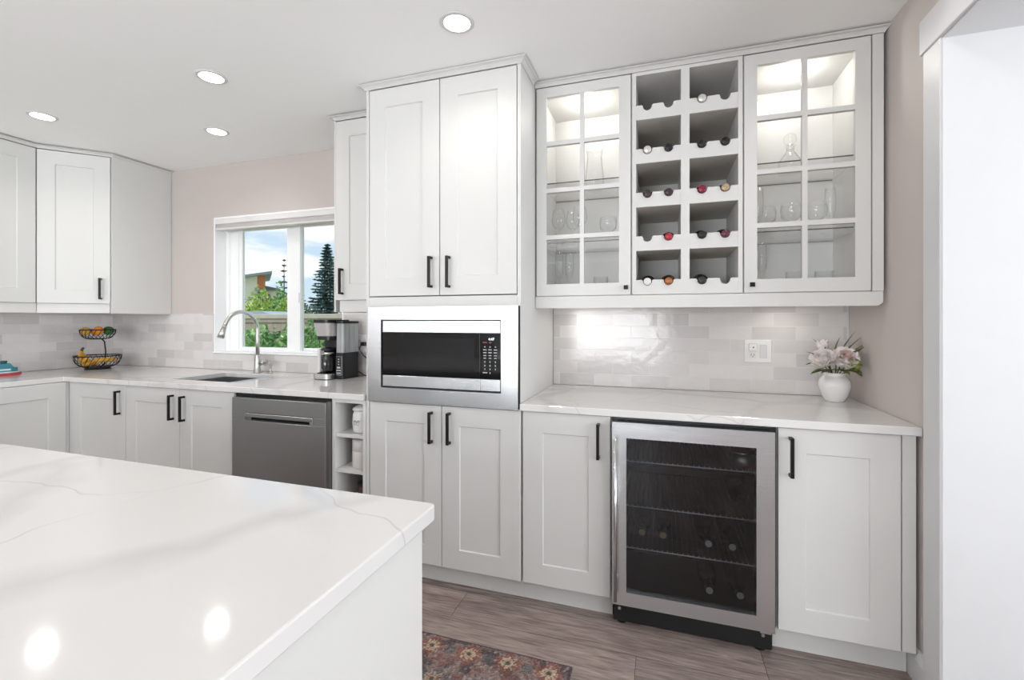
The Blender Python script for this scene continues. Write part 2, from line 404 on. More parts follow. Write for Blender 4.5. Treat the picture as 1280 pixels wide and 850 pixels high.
b = MB(flat); b.slab([XL - .15, -4.2, -2.6, -2.4, .0, XW + .15], [0, .2, 1.5, 2.3, CZ], lambda x, z: not (-2.4 < x < .0 and .2 < z < 2.3) and not (-4.2 < x < -2.6 and 1.5 < z < 2.3), YF - .15, YF); struct(b.build('wall_rear', M['white']))
b = MB()                                      # white frames of unseen windows added behind the viewer to light the fronts
for x in (-2.4, -1.23, -.06): b.box(x, x + .06, YF - .08, YF + .01, .2, 2.3)
b.box(-2.4, .0, YF - .079, YF + .009, .2, .26); b.box(-2.4, .0, YF - .079, YF + .009, 2.24, 2.3); struct(b.build('added_window_2', M['vinyl']))
b = MB(); ring(b, -4.2, -2.6, 1.5, 2.3, .06, .06, .06, .06, YF - .08, YF + .01); struct(b.build('added_window_4', M['vinyl']))  # unseen high window, added to bring light to the left side
b = MB()
for y in (-2.4, -.43, 1.54): b.box(XW - .01, XW + .08, y, y + .06, .35, 2.35)
b.box(XW - .009, XW + .079, -2.4, 1.6, .35, .41); b.box(XW - .009, XW + .079, -2.4, 1.6, 2.29, 2.35); struct(b.build('added_window_3', M['vinyl']))  # unseen window of the adjoining room, added to light the fronts
# white lining and casing of the opening
b = MB(swap)
b.slab([DY0, DY0 + .012, DY1 - .004, DY1 + .0], [0, DZ - .006, DZ], lambda y, z: y > DY1 - .005 or y < DY0 + .013 or z > DZ - .007, XR - .012, XR + .262)
struct(b.build('trim_1', M['white']))
b = MB(); b.box(XR - .018, XR - .0005, DY1 - .002, DY1 + .098, 0, DZ - .001, .003); struct(b.build('trim_2', M['white']))
b = MB(); b.box(XR - .022, XR - .0005, DY0 - .11, DY1 + .113, DZ - .001, DZ + .116, .003); struct(b.build('trim_3', M['white']))
b = MB(); b.box(XR - .018, XR - .0005, DY0 - .098, DY0 + .002, 0, DZ - .001, .003); struct(b.build('trim_4', M['white']))
prof = [(0, 0), (.014, 0), (.014, .085), (.009, .105), (.005, .108), (.005, .118), (0, .12)]
b = MB(); b.sweep([(XR - .0005, 2.028), (XR - .0005, DY1 + .099)][::1], prof); struct(b.build('baseboard_right', M['white']))
# crown strips between the wall cabinets and the ceiling
cprof = [(-.004, CZ - .026), (.004, CZ - .026), (.007, CZ - .021), (.016, CZ - .013), (.026, CZ - .009), (.029, CZ - .007), (.029, CZ - .0045), (-.004, CZ - .0045)]
b = MB(); b.sweep([(-1.405, YB - .002), (-1.405, 1.951), (-.5955, 1.951), (-.5955, YB - .45)][:4], cprof); struct(b.build('trim_5', M['cab']))
cprof = cprof[:-2] + [(.029, CZ - .008), (-.004, CZ - .008)]; cprof[-3] = (.029, CZ - .0095); cprof[-4] = (.026, CZ - .0115)
b = MB(); b.sweep([(-.5945, 2.191), (.8385, 2.191), (.8385, 2.58)], cprof); struct(b.build('trim_6', M['cab']))
b = MB(); b.sweep([(-1.782, YB - .002), (-1.782, 2.191), (-1.436, 2.191)], cprof); struct(b.build('trim_7', M['cab']))
b = MB(); b.sweep([(-3.947, .5), (-3.947, 1.909), (-3.678, 2.189), (-3.678, YB - .002)], cprof); struct(b.build('trim_8', M['cab']))
# glazed tile on the walls above the counters
b = MB(); b.box(-.594, XR - .001, YB - .009, YB - .0005, .902, 1.383); struct(b.build('trim_9', M['tile']))
b = MB(); b.xf = Matrix(((1, 0, 0, 0), (0, 0, 1, 0), (0, 1, 0, 0), (0, 0, 0, 1)))
b.slab([XL + .011, OX0 - .001, OX1 + .001, -1.407], [.902, OZ0 - .003, 1.32], lambda x, z: not (OX0 < x < OX1 and z > OZ0), YB - .009, YB - .0005)
struct(b.build('trim_10', M['tile']))
b = MB(); b.box(XL + .0005, XL + .009, .2, YB - .0005, .902, 1.36); struct(b.build('trim_11', M['tile']))
b = MB(); b.box(.846, XR - .001, YB - .011, YB - .0095, .902, 1.385); struct(b.build('trim_12', M['white']))

# ------------------------------------------------------------------ kitchen window
win = bpy.data.objects.new('window_1', None); COL.objects.link(win); win.location = (OX0, YB, OZ0); WL['window_1'] = Vector((OX0, YB, OZ0)); struct(win)
WY = YB + .10
b = MB()   # white boards lining the opening
b.box(OX0 + .0005, OX0 + .012, YB - .002, WY, OZ0 + .012, OZ1 - .012); b.box(OX1 - .012, OX1 - .0005, YB - .002, WY, OZ0 + .012, OZ1 - .012)
b.box(OX0 + .0005, OX1 - .0005, YB - .014, WY, OZ0 + .0005, OZ0 + .012, .002); b.box(OX0 + .0005, OX1 - .0005, YB - .002, WY, OZ1 - .012, OZ1 - .0005)
b.build('window_lining', M['vinyl'], win)
b = MB(); ring(b, OX0 + .012, OX1 - .012, OZ0 + .012, OZ1 - .012, .03, .03, .012, .03, WY - .012, WY + .05); b.build('window_frame', M['vinyl'], win)
fx0, fx1, fz0, fz1 = OX0 + .04, OX1 - .04, OZ0 + .022, OZ1 - .04
b = MB(); ring(b, fx0, -2.515, fz0, fz1, .118, .12, .022, .05, WY + .004, WY + .034)
b.box(fx0 + .085, fx0 + .092, WY - .002, WY + .004, fz0, fz1); o = b.build('sash', M['vinyl'], win)
b = MB(); b.box(fx0 + .118, -2.635, WY + .017, WY + .021, fz0 + .022, fz1 - .05); b.build('pane', M['wglass'], o)
b = MB(); ring(b, -2.565, fx1, fz0, fz1, .05, .05, .022, .05, WY + .036, WY + .048); o = b.build('sash', M['vinyl'], win)
b = MB(); b.box(-2.515, fx1 - .05, WY + .04, WY + .044, fz0 + .022, fz1 - .05); b.build('pane', M['wglass'], o)
b = MB(); b.box(-2.532, -2.518, WY - .006, WY + .004, 1.40, 1.47, .003); b.build('latch', M['vinyl'], win)
bl = thing('window_blind', 'raised white window blind in its head rail over the kitchen window', 'window blind', (-2.63, YB + .02, 1.95))
b = MB(); b.box(OX0 + .022, OX1 - .016, YB - .012, YB + .045, 1.99, 2.032, .004); b.build('head_rail', plain('blind_white', 'e2dfdd', .5), bl)
b = MB()
for k in range(5): b.box(OX0 + .03, OX1 - .03, YB - .004, YB + .04, 1.962 + k * .0056, 1.9662 + k * .0056)
b.build('stacked_slats', plain('blind_slat', 'd2ccca', .5), bl)
b = MB(); b.box(OX0 + .026, OX1 - .026, YB - .008, YB + .043, 1.947, 1.961, .003); b.build('weight_rail', plain('blind_rail', 'dad6d4', .5), bl)

# ------------------------------------------------------------------ recessed ceiling lights
def downlight(x, y, label, pw=1.0):
    t = thing('recessed_light', label, 'ceiling light', (x, y, CZ), 'recessed ceiling lights')
    b = MB(); b.lathe([(.052, -.0045), (.064, -.0045), (.068, -.001), (.068, -.0004), (.052, -.0004), (.052, -.0045)], (x, y, CZ), 40); b.build('trim_ring', M['white'], t)
    b = MB(); b.cyl((x, y, CZ - .004), (x, y, CZ - .0006), .0515, n=40); b.build('lens', M['lamp'], t)
    l = light('downlight_beam', 'SPOT', (x, y, CZ - .012), (0, 0, 0), P_LAMP * pw, (1, .97, .93), spot_size=math.radians(150), spot_blend=.9, shadow_soft_size=.05)
    return t
downlight(-.765, 1.645, 'round recessed ceiling light in front of the tall cabinet')
downlight(-2.059, 1.645, 'round recessed ceiling light out in front of the kitchen window', 1.5)
downlight(-3.375, 1.66, 'round recessed ceiling light in front of the corner wall cabinet', 1.7)
downlight(.53, 1.645, 'added recessed fill light above the wine fridge, just out of view')  # added to light the cabinet fronts, as are the other out-of-view lamps below
downlight(-.765, .35, 'added recessed fill light over the near end of the island, out of view')
downlight(-2.059, .35, 'added recessed fill light over the middle of the island, out of view', 1.3)
downlight(-3.375, .35, 'added recessed fill light above the left-hand run, out of view', 1.8)
downlight(.53, .35, 'added recessed fill light beside the cased opening, out of view')
downlight(-2.62, 2.129, 'small-looking round recessed ceiling light just above the sink, closest to the window wall')

# ------------------------------------------------------------------ cabinet builders
def shaker(b, u0, u1, z0, z1, f=.09, t=.019, rec=.0065, fb=None, ft=None, sl=.0035):
    fb = f if fb is None else fb; ft = f if ft is None else ft
    def r(ua, ub, za, zb, d): return [(ua, d, za), (ub, d, za), (ub, d, zb), (ua, d, zb)]
    e = .0014
    R = [r(u0, u1, z0, z1, t), r(u0, u1, z0, z1, e), r(u0 + e, u1 - e, z0 + e, z1 - e, 0), r(u0 + f, u1 - f, z0 + fb, z1 - ft, 0), r(u0 + f + sl, u1 - f - sl, z0 + fb + sl, z1 - ft - sl, rec)]
    vs = [p for q in R for p in q]; fs = [(3, 2, 1, 0)]
    for k in range(4):
        for i in range(4): j = (i + 1) % 4; fs.append((k * 4 + i, k * 4 + j, k * 4 + 4 + j, k * 4 + 4 + i))
    fs.append((16, 17, 18, 19)); return b.add(vs, fs)
def handle(door, xf, u, zc, L=.147):
    b = MB(xf); w = .006; so = .033
    b.prism([(0.0, zc - L / 2), (-so, zc - L / 2), (-so, zc + L / 2), (0.0, zc + L / 2), (0.0, zc + L / 2 - .011), (-so + .010, zc + L / 2 - .011), (-so + .010, zc - L / 2 + .011), (0.0, zc - L / 2 + .011)], 'x', u - w, u + w)
    return b.build('handle', M['black'], door)
def door(parent, xf, u0, u1, z0, z1, hu=None, hz=None, f=.09, **k):
    b = MB(xf); shaker(b, u0, u1, z0, z1, f, **k); d = b.build('door', M['cab'], parent)
    if hu is not None: handle(d, xf, hu, hz)
    return d
def carcass(parent, xf, x0, x1, y0, y1, z0, z1, t=.018, shelves=(), inside=None):
    b = MB(xf)
    b.box(x0, x0 + t, y0, y1, z0, z1); b.box(x1 - t, x1, y0, y1, z0, z1)
    b.box(x0 + t, x1 - t, y0, y1, z0, z0 + t); b.box(x0 + t, x1 - t, y0, y1, z1 - t, z1)
    b.box(x0 + t, x1 - t, y1 - .012, y1, z0 + t, z1 - t)
    for z in shelves: b.box(x0 + t, x1 - t, y0 + .02, y1 - .012, z, z + t)
    return b.build('carcass', inside or M['cab'], parent)
def toe(parent, xf, x0, x1, d=.06):
    b = MB(xf); b.box(x0, x1, d, d + .016, .002, .1035); return b.build('toe_kick', M['cab'], parent)
FB = Matrix.Translation((0, 1.95, 0))             # fronts of the base cabinets on the back wall
FU = Matrix.Translation((0, 2.19, 0))             # fronts of the shallow wall cabinets
DEP = YB - .002 - 1.95

# ------------------------------------------------------------------ tall cabinet around the microwave
tc = thing('tall_cabinet', 'tall white cabinet reaching the ceiling, with the steel microwave built into it', 'cabinet', (-1.0, 1.97, 0))
for x0, x1 in ((-1.404, -1.388), (-.6125, -.5965)):
    b = MB(FB); b.box(x0, x1, .001, DEP, .104, CZ - .004, .0012); b.build('side_panel', M['cab'], tc)
b = MB(FB)
for z0, z1, y0 in ((.106, .124, .022), (.852, .869, .022), (1.336, 1.383, .003), (2.416, CZ - .005, .022)): b.box(-1.3875, -.613, y0, DEP, z0, z1)
b.box(-1.3875, -.613, DEP - .012, DEP, .125, .851); b.box(-1.3875, -.613, DEP - .012, DEP, 1.384, 2.415)
b.build('carcass', M['cab'], tc)
toe(tc, FB, -1.404, -.597)
door(tc, FB, -1.3845, -.999, 1.3875, 2.4095, -1.040, 1.497)
door(tc, FB, -.995, -.616, 1.3875, 2.4095, -.947, 1.495)
door(tc, FB, -1.383, -.989, .106, .865, -1.038, .762)
door(tc, FB, -.985, -.603, .106, .865, -.944, .764)

mw = thing('microwave_oven', 'built-in stainless steel microwave with black glass door and keypad', 'microwave', (-1.0, 1.95, .871))
def ringface(b, x0, x1, z0, z1, a0, a1, c0, c1, y0, y1):
    b.box(x0, a0, y0, y1, z0, z1, .0015); b.box(a1, x1, y0, y1, z0, z1, .0015)
    b.box(a0 - .0005, a1 + .0005, y0 + .0002, y1, z0, c0, .0015); b.box(a0 - .0005, a1 + .0005, y0 + .0002, y1, c1, z1, .0015)
b = MB(); b.slab([-1.3805, -1.306, -.683, -.6035], [.871, .941, 1.272, 1.3345], lambda x, z: not (-1.306 < x < -.683 and .941 < z < 1.272), 1.931, 1.9485)
b.v = [Vector((p.x, p.z, p.y)) for p in b.v]; b.build('trim_frame', M['steel'], mw)
b = MB(); b.box(-.603, -.5985, 1.936, 1.9485, .873, 1.333); b.box(-1.3045, -.6845, 1.949, 2.33, .943, 1.27); b.build('body', M['blackmat'], mw)
d = MB().box(-1.2995, -.7875, 1.936, 1.948, .948, 1.001, .001).box(-1.2995, -.7875, 1.936, 1.948, 1.211, 1.266, .001).build('door', M['steel'], mw)
b = MB(); b.box(-1.2995, -.7875, 1.937, 1.948, 1.0015, 1.2105, .001); b.build('door_window', M['mwglass'], d)
b = MB(); b.box(-1.21, -.815, 1.9364, 1.9369, 1.03, 1.185); b.build('window_screen', plain('dark_mesh_screen', '0e0f11', .12), d)
p = MB().box(-.7855, -.688, 1.936, 1.948, 1.0015, 1.2105, .001).build('control_panel', M['mwglass'], mw)
b = MB(); b.box(-.7855, -.688, 1.936, 1.948, .948, 1.001, .001); b.build('steel_strip', M['steel'], p)
b = MB(); b.box(-.7855, -.688, 1.936, 1.948, 1.211, 1.266, .001); b.build('steel_strip', M['steel'], p)
text('display', '4:47', .017, M['digits'], p, (-.731, 1.9354, 1.183), (PI / 2, 0, 0))
b = MB()
b.box(-.772, -.752, 1.9352, 1.936, 1.166, 1.171); b.box(-.742, -.730, 1.9352, 1.936, 1.166, 1.171); b.build('red_key', M['redkey'], p)
b = MB()
for z, w in ((1.146, .006), (1.133, .016), (1.120, .016), (1.107, .014), (1.095, .012)):
    for x in (-.762, -.737, -.711): b.box(x - w / 2, x + w / 2, 1.9352, 1.936, z, z + .0045)
for z in (1.077, 1.060, 1.044):
    for x in (-.762, -.737, -.711): b.box(x - .0022, x + .0022, 1.9352, 1.936, z, z + .007)
b.box(-.772, -.75, 1.9352, 1.936, 1.029, 1.034); b.box(-.739, -.735, 1.9352, 1.936, 1.027, 1.034)
b.build('keypad', M['keys'], p)

# ------------------------------------------------------------------ glass and wine cabinets over the right counter
def glass_cabinet(x0, x1, d0, d1, label, knobx, filler=None):
    t = thing('glass_door_cabinet', label, 'wall cabinet', ((x0 + x1) / 2, 2.4, 1.33), 'glass-door wall cabinets')
    b = MB(FU); y1 = YB - .012 - 2.19; tk = .018
    b.box(x0, x0 + tk, .021, y1, 1.386, 2.42); b.box(x1 - tk, x1, .021, y1, 1.386, 2.42)
    b.box(x0 + tk, x1 - tk, .021, y1, 1.386, 1.404); b.box(x0 + tk, x1 - tk, .021, y1, 2.402, 2.42); b.box(x0 + tk, x1 - tk, y1 - .01, y1, 1.404, 2.402)
    b.build('carcass', M['cab_in'], t)
    if filler: b = MB(FU); b.box(*filler, .001, y1, 1.386, 2.413, .001); b.build('filler_panel', M['cab'], t)
    for z in (1.648, 1.9425):
        s = MB(FU).box(x0 + tk + .002, x1 - tk - .002, .028, y1 - .012, z, z + .005).build('glass_shelf', M['shelfglass'], t)
        MB(FU).box(x0 + tk + .002, x1 - tk - .002, .0265, .0278, z, z + .005).build('polished_edge', M['shelfedge'], s)
        MB(FU).box(x0 + tk + .002, x1 - tk - .002, y1 - .0118, y1 - .0106, z, z + .005).build('polished_edge', M['shelfedge'], s)
    # glazed door: frame, crossed bars, pane
    g0, g1, h0, h1 = d0 + .05, d1 - .053, 1.445, 2.362
    b = MB(FU)
    us = [d0, g0]; mid = (g0 + g1) / 2
    us = [d0, g0, mid - .010, mid + .010, g1, d1]
    zq = [1.388]; rows = [h0 + (h1 - h0) * k / 4 for k in range(1, 4)]
    zq = [1.3885, h0] + [q for r_ in rows for q in (r_ - .0105, r_ + .0105)] + [h1, 2.4095]
    def solid(u, z):
        if not (g0 < u < g1 and h0 < z < h1): return True
        return abs(u - mid) < .0099 or any(abs(z - r_) < .0104 for r_ in rows)
    q = MB(); q.slab(us, zq, solid, 0, .019); b.add([(p.x, p.z, p.y) for p in q.v], q.f)
    d = b.build('door', M['cab'], t)
    MB(FU).box(g0 - .004, g1 + .004, .0125, .0155, h0 - .004, h1 + .004).build('pane', M['glass'], d)
    b = MB(FU); b.box(knobx - .0095, knobx + .0095, -.022, -.012, 1.412, 1.431, .0015); b.cyl((knobx, -.012, 1.4215), (knobx, 0, 1.4215), .005, n=12); b.build('knob', M['black'], d)
    px = (x0 + x1) / 2
    l = MB(FU).cyl((px, .17, 2.3975), (px, .17, 2.4018), .032, n=28).build('puck_lamp', M['lamp'], t)
    light('cabinet_lamp', 'POINT', (px, 2.19 + .17, 2.34), (0, 0, 0), P_IN, (1, .97, .92), shadow_soft_size=.03)
    return t
glass_cabinet(-.5945, -.1305, -.5875, -.1365, 'two-by-four paned glass-door cabinet between the tall cabinet and the wine rack', -.157)
glass_cabinet(.3345, .8015, .339, .797, 'wider paned glass-door cabinet holding a decanter, against the right wall', .368, (.8025, .8405))

wr = thing('wine_rack_cabinet', 'white open wine rack cabinet with two columns of notched shelves', 'wine rack', (.1, 2.4, 1.386))
b = MB(FU); y1 = YB - .012 - 2.19
b.box(-.1295, -.1125, 0, y1, 1.388, 2.412); b.box(.3155, .3325, 0, y1, 1.388, 2.412); b.box(.0825, .1185, 0, y1, 1.388, 2.412)
b.box(-.1125, .0825, 0, y1, 2.397, 2.412); b.box(.1185, .3155, 0, y1, 2.397, 2.412); b.box(-.1125, .0825, y1 - .01, y1, 1.388, 2.397); b.box(.1185, .3155, y1 - .01, y1, 1.388, 2.397)
b.build('carcass', M['cab'], wr)
ROWZ = [1.388 + .2012 * k for k in range(5)]         # bottoms of the notched boards
NOTCH = ((-.062, .030), (.170, .264))
for k, z0 in enumerate(ROWZ):
    for c, (x0, x1) in enumerate(((-.1125, .0825), (.1185, .3155))):
        poly = [(x0, z0), (x1, z0), (x1, z0 + .067)]
        for xc in sorted(NOTCH[c], reverse=True):
            zt = z0 + .067; zc = zt - .0065
            poly += [(xc + .0245, zt), (xc + .0205, zt - .004)] + [(xc + .020 * math.cos(a), zc + .020 * math.sin(a)) for a in [-PI * i / 12 for i in range(13)]] + [(xc - .0205, zt - .004), (xc - .0245, zt)]
        poly.append((x0, z0 + .067))
        s = MB(FU).prism(poly, 'y', .002, .018).build('notched_board', M['cab'], wr)
        MB(FU).box(x0 + .0005, x1 - .0005, .0185, y1 - .011, z0, z0 + .016).build('shelf', M['rack_in'], s)
lr = thing('light_rail', 'white board along the underside of the glass-door and wine rack cabinets', 'light rail', (.12, 2.2, 1.326))
b = MB(); b.prism([(-.5935, 1.3275), (.822, 1.3275), (.8385, 1.341), (.8385, 1.3845), (-.5935, 1.3845)], 'y', 2.192, 2.211); b.build('rail_board', M['cab'], lr)
def puck(x, label):
    t = thing('puck_light', label, 'cabinet light', (x, 2.45, 1.3855), 'puck lights under the wall cabinets')
    MB().cyl((x, 2.45, 1.3795), (x, 2.45, 1.3853), .034, n=28).build('housing', M['white'], t)
    MB().cyl((x, 2.45, 1.3785), (x, 2.45, 1.3794), .027, n=28).build('lens', M['lamp'], t)
    light('puck_beam', 'SPOT', (x, 2.45, 1.372), (0, 0, 0), P_PUCK, (1, .95, .87), spot_size=math.radians(160), spot_blend=.8, shadow_soft_size=.02)
puck(-.40, 'small round light under the glass-door cabinet beside the tall cabinet')
puck(.56, 'small round light under the glass-door cabinet above the flowers')

# ------------------------------------------------------------------ base cabinets and wine fridge on the right
t = thing('base_cabinet', 'white single-door base cabinet between the tall cabinet and the wine fridge', 'base cabinet', (-.4, 1.95, 0), 'white base cabinets')
carcass(t, FB, -.595, -.2015, .021, DEP, .105, .867); door(t, FB, -.5865, -.2045, .106, .865, -.253, .7615); toe(t, FB, -.5965, -.2015)
t = thing('base_cabinet', 'white single-door base cabinet between the wine fridge and the right wall', 'base cabinet', (.63, 1.95, 0), 'white base cabinets')
carcass(t, FB, .4145, .802, .021, DEP, .105, .867); door(t, FB, .417, .7985, .106, .865, .457, .761); toe(t, FB, .404, .838)
MB(FB).box(.8025, .8425, .002, .02, .106, .866, .001).build('filler_panel', M['cab'], t)
MB(FB).box(.404, .420, .062, .5, .002, .1035).build('toe_kick_end', M['cab'], t)

wf = thing('wine_fridge', 'undercounter wine fridge with steel-framed smoked glass door', 'wine fridge', (.107, 1.95, 0))
X0, X1 = -.1985, .4125
b = MB(); b.box(X0, X0 + .02, 1.962, 2.55, .104, .8675); b.box(X1 - .02, X1, 1.962, 2.55, .104, .8675); b.box(X0 + .02, X1 - .02, 1.962, 2.55, .8535, .8675); b.box(X0 + .02, X1 - .02, 1.962, 2.55, .104, .125); b.box(X0 + .02, X1 - .02, 2.53, 2.55, .125, .8535)
b.build('cabinet_body', M['blackp'], wf)
b = MB(); b.box(X0 + .005, X1 - .012, 1.962, 2.0, .012, .1035, .004); k = b.build('kick_plate', M['blackmat'], wf)
for x in (-.168, .368): MB().cyl((x, 1.9622, .066), (x, 1.958, .066), .006, n=12).build('screw', M['chrome'], k)
for x in (-.16, .36): MB().cyl((x, 1.99, 0), (x, 1.99, .012), .02, n=14).build('foot', M['blackmat'], wf)
d0, d1, e0, e1 = -.194, .4005, .1045, .852
q = MB(); q.slab([-.194, -.137, .3385, .4005], [.1045, .160, .789, .852], lambda x, z: not (-.137 < x < .3385 and .16 < z < .789), 1.918, 1.958)
q.v = [Vector((p.x, p.z, p.y)) for p in q.v]; dr = q.build('door', M['steel'], wf)
MB().box(-.1375, .339, 1.930, 1.934, .1595, .7895).build('pane', M['smoked'], dr)
MB().box(.345, .357, 1.9165, 1.918, .18, .65).build('edge_strip', M['steelv'], dr)
b = MB(); b.cyl((-.178, 1.880, .137), (-.178, 1.880, .792), .0065, n=16)
for z in (.215, .745): b.cyl((-.178, 1.880, z), (-.178, 1.918, z), .005, n=12)
b.build('handle', M['silver'], dr)
MB().box(.352, .39, 1.925, 1.955, .092, .104, .002).build('hinge', M['silver'], wf)
WIRE = plain('shelf_wire', 'c4c6c9', .35)
for z in (.662, .470, .290):
    b = MB(); b.tube([(-.17, 2.034, z), (.378, 2.034, z)], .0026, 8)
    for i in range(27): x = -.16 + i * .0204; b.tube([(x, 2.034, z), (x, 2.034, z + .0075)], .0015, 6)
    w_ = b.build('shelf_rail', WIRE, wf)
    b = MB(); b.tube([(-.17, 2.04, z - .014), (.378, 2.04, z - .014)], .002, 8); b.tube([(-.17, 2.5, z), (.378, 2.5, z)], .003, 8)
    for i in range(27): x = -.16 + i * .0204; b.tube([(x, 2.038, z - .012), (x, 2.038, z + .002), (x, 2.06, z + .004), (x, 2.5, z + .004)], .0014, 6)
    b.build('wire_shelf', M['blackp'], wf)
def bottle(name, x, y, z, ang, capmat, label, group, glassmat, topmat=None, r=.037):
    """a lying bottle, neck towards the room (-y)"""
    t = thing(name, label, 'wine bottle', (x, y, z), group)
    R = Matrix.Rotation(PI / 2, 3, 'X'); c = (x, y + .30, z)          # local z runs towards -y
    b = MB(); b.lathe([(0, .012), (.02, .006), (r - .004, 0), (r, .004), (r, .19), (r * .93, .208), (.0165, .232), (.0145, .24), (.0145, .292), (.0, .292)], c, 24, R); b.build('bottle_glass', glassmat, t)
    b = MB(); b.lathe([(.0150, .246), (.0158, .247), (.0158, .284), (.0168, .2845), (.0168, .2975), (.0150, .2995), (0, .2995)], c, 24, R); cp_ = b.build('capsule', capmat, t)
    if topmat: MB().cyl((x, y + .0006, z), (x, y - .001, z), .0135, n=20).build('cap_top', topmat, cp_)
    return t
G = {k: plain('bottle_' + k, v, .12) for k, v in dict(dark='12150f', green='243020', clear='8a8d80', brown='2a1a10').items()}
def cap(n, c, r=.35, m=.25): return plain('capsule_' + n, c, r, m)
CAP = dict(white=cap('silver_white', 'd6d2cc', .3, .4), black=cap('black', '17171a', .4), plum=cap('plum', '3d2b33', .35), red=cap('red', 'a02331', .3), dred=cap('dark_with_red', '7d1c30', .3), gold=cap('tan_gold', 'a58f74', .35, .4), burg=cap('burgundy', '5a2a3c', .35), copper=cap('copper', '9a6238', .35, .4), ivory=cap('ivory', 'dcd9d4', .4, 0), grey=cap('charcoal', '2b2b2e', .4))
rackspec = [(0, 0, 'ivory', 'dark', 'ivory-topped bottle in the bottom row of the rack, first notch from the tall cabinet'), (0, 1, 'copper', 'brown', 'copper-topped bottle in the bottom row of the rack'),
            (0, 2, 'grey', 'dark', 'large charcoal-topped bottle in the bottom row, beside an empty notch'),
            (1, 1, 'red', 'dark', 'bright red-topped bottle in the second row from the bottom of the rack'), (1, 2, 'black', 'dark', 'black-topped bottle in the second row from the bottom, beside the burgundy one'), (1, 3, 'burg', 'dark', 'burgundy-topped bottle in the second row from the bottom'),
            (2, 0, 'plum', 'dark', 'plum-topped bottle in the middle row, first notch from the tall cabinet'), (2, 1, 'plum', 'dark', 'plum-topped bottle in the middle row, beside the centre divider of the rack'), (2, 2, 'dred', 'dark', 'crimson-topped bottle in the middle row of the rack'), (2, 3, 'gold', 'green', 'tan gold-topped bottle in the middle row of the rack'),
            (3, 0, 'white', 'clear', 'silver-white-topped bottle in the second row from the top of the rack'), (3, 1, 'black', 'dark', 'black-topped bottle in the second row from the top, next to the silver-white one'), (3, 2, 'black', 'dark', 'black-topped bottle in the second row from the top, just right of the centre divider'), (3, 3, 'black', 'dark', 'black-topped bottle in the second row from the top, at the far right notch'),
            (4, 2, 'white', 'clear', 'silver-white-topped bottle alone in the top row of the rack')]
NX = (-.062, .030, .170, .264)
for r_, c_, cp, gl, lab in rackspec:
    bottle('wine_bottle', NX[c_], 2.19 - .012, ROWZ[r_] + .0583, 0, CAP[cp], lab, 'bottles in the wine rack', G[gl])
FZ = .295 + .0375
for x, y, z, cp, lab in ((-.082, 2.10, FZ, 'gold', 'dim gold-topped bottle on the lowest wire shelf of the fridge, nearest the door handle'), (.006, 2.10, FZ, 'gold', 'dim gold-topped bottle on the lowest wire shelf of the fridge, second from the handle'),
                         (.187, 2.08, FZ, 'white', 'silver-topped bottle on the lowest wire shelf of the fridge, third from the handle'), (.278, 2.08, FZ, 'white', 'silver-topped bottle on the lowest wire shelf of the fridge, closest to the hinge side'),
                         (.186, 2.03, .1645, 'white', 'silver-topped bottle on the floor of the fridge, towards the middle'), (.30, 2.03, .1645, 'white', 'silver-topped bottle on the floor of the fridge, near the hinge side'), (.318, 2.10, .475 + .0375, 'grey', 'dark-topped bottle alone on the middle wire shelf of the fridge')):
    bottle('wine_bottle', x, y, z, 0, CAP['grey'], lab, 'bottles in the wine fridge', G['dark'], CAP[cp])
p = thing('steel_pot', 'small steel pot with a knobbed lid on the top shelf of the wine fridge', 'pot', (.325, 2.12, .6682))
MB().lathe([(0, .0002), (.045, .0002), (.047, .004), (.047, .052), (.044, .052), (.044, .006), (0, .006)], (.325, 2.12, .6682), 28).build('body', M['sink'], p)
b = MB(); b.lathe([(.048, .0525), (.048, .056), (.03, .064), (.008, .067), (.008, .076), (.014, .080), (.013, .086), (0, .088)], (.325, 2.12, .6682), 28); b.build('lid', M['silver'], p)

# ------------------------------------------------------------------ right worktop
MB().box(-.5955, XR - .003, 1.93, YB - .0095, .8695, .90, .0025).build('worktop', M['quartz'])
tag(bpy.data.objects['worktop'], 'white quartz worktop over the wine fridge, carrying the vase of flowers', 'worktop')

# ------------------------------------------------------------------ wall cabinets on the left
t = thing('narrow_wall_cabinet', 'narrow tall white wall cabinet between the kitchen window and the tall cabinet', 'wall cabinet', (-1.6, 2.4, 1.32))
b = MB(FU); b.box(-1.796, -1.784, .002, YB - .002 - 2.19, 1.316, CZ - .005, .001); b.build('side_panel', M['cab'], t)
carcass(t, FU, -1.7835, -1.406, .021, YB - .002 - 2.19, 1.384, 2.416); door(t, FU, -1.782, -1.408, 1.3845, 2.4095, -1.735, 1.49)
MB(FU).box(-1.765, -1.406, .012, .03, 1.316, 1.3825, .001).build('light_rail', M['cab'], t)
t = thing('corner_wall_cabinet', 'diagonal white corner wall cabinet with one door and a plain side panel', 'wall cabinet', (-4.0, 2.3, 1.32))
FD = basis((-3.946, 1.91, 0), (1, 1.0, 0))
door(t, FD, .0005, .379, 1.3845, 2.4095, .330, 1.487)
b = MB(); b.prism([(-3.69, 2.212), (-3.69, YB - .002), (XL + .002, YB - .002), (XL + .002, 1.925), (-3.963, 1.925)], 'z', 1.384, 2.416); b.build('carcass', M['cab'], t)
MB().box(-3.689, -3.675, 2.188, YB - .002, 1.316, CZ - .005, .001).build('side_panel', M['cab'], t)
MB(FD).box(-.003, .375, .012, .028, 1.318, 1.3825, .001).build('light_rail', M['cab'], t)
FL = basis((-3.946, 0, 0), (0, 1, 0))
t = thing('wall_cabinet', 'white wall cabinet on the left wall next to the diagonal corner cabinet', 'wall cabinet', (-4.1, 1.4, 1.32))
carcass(t, FL, .55, 1.9, .021, -XL - 3.946 - .002, 1.384, 2.416)
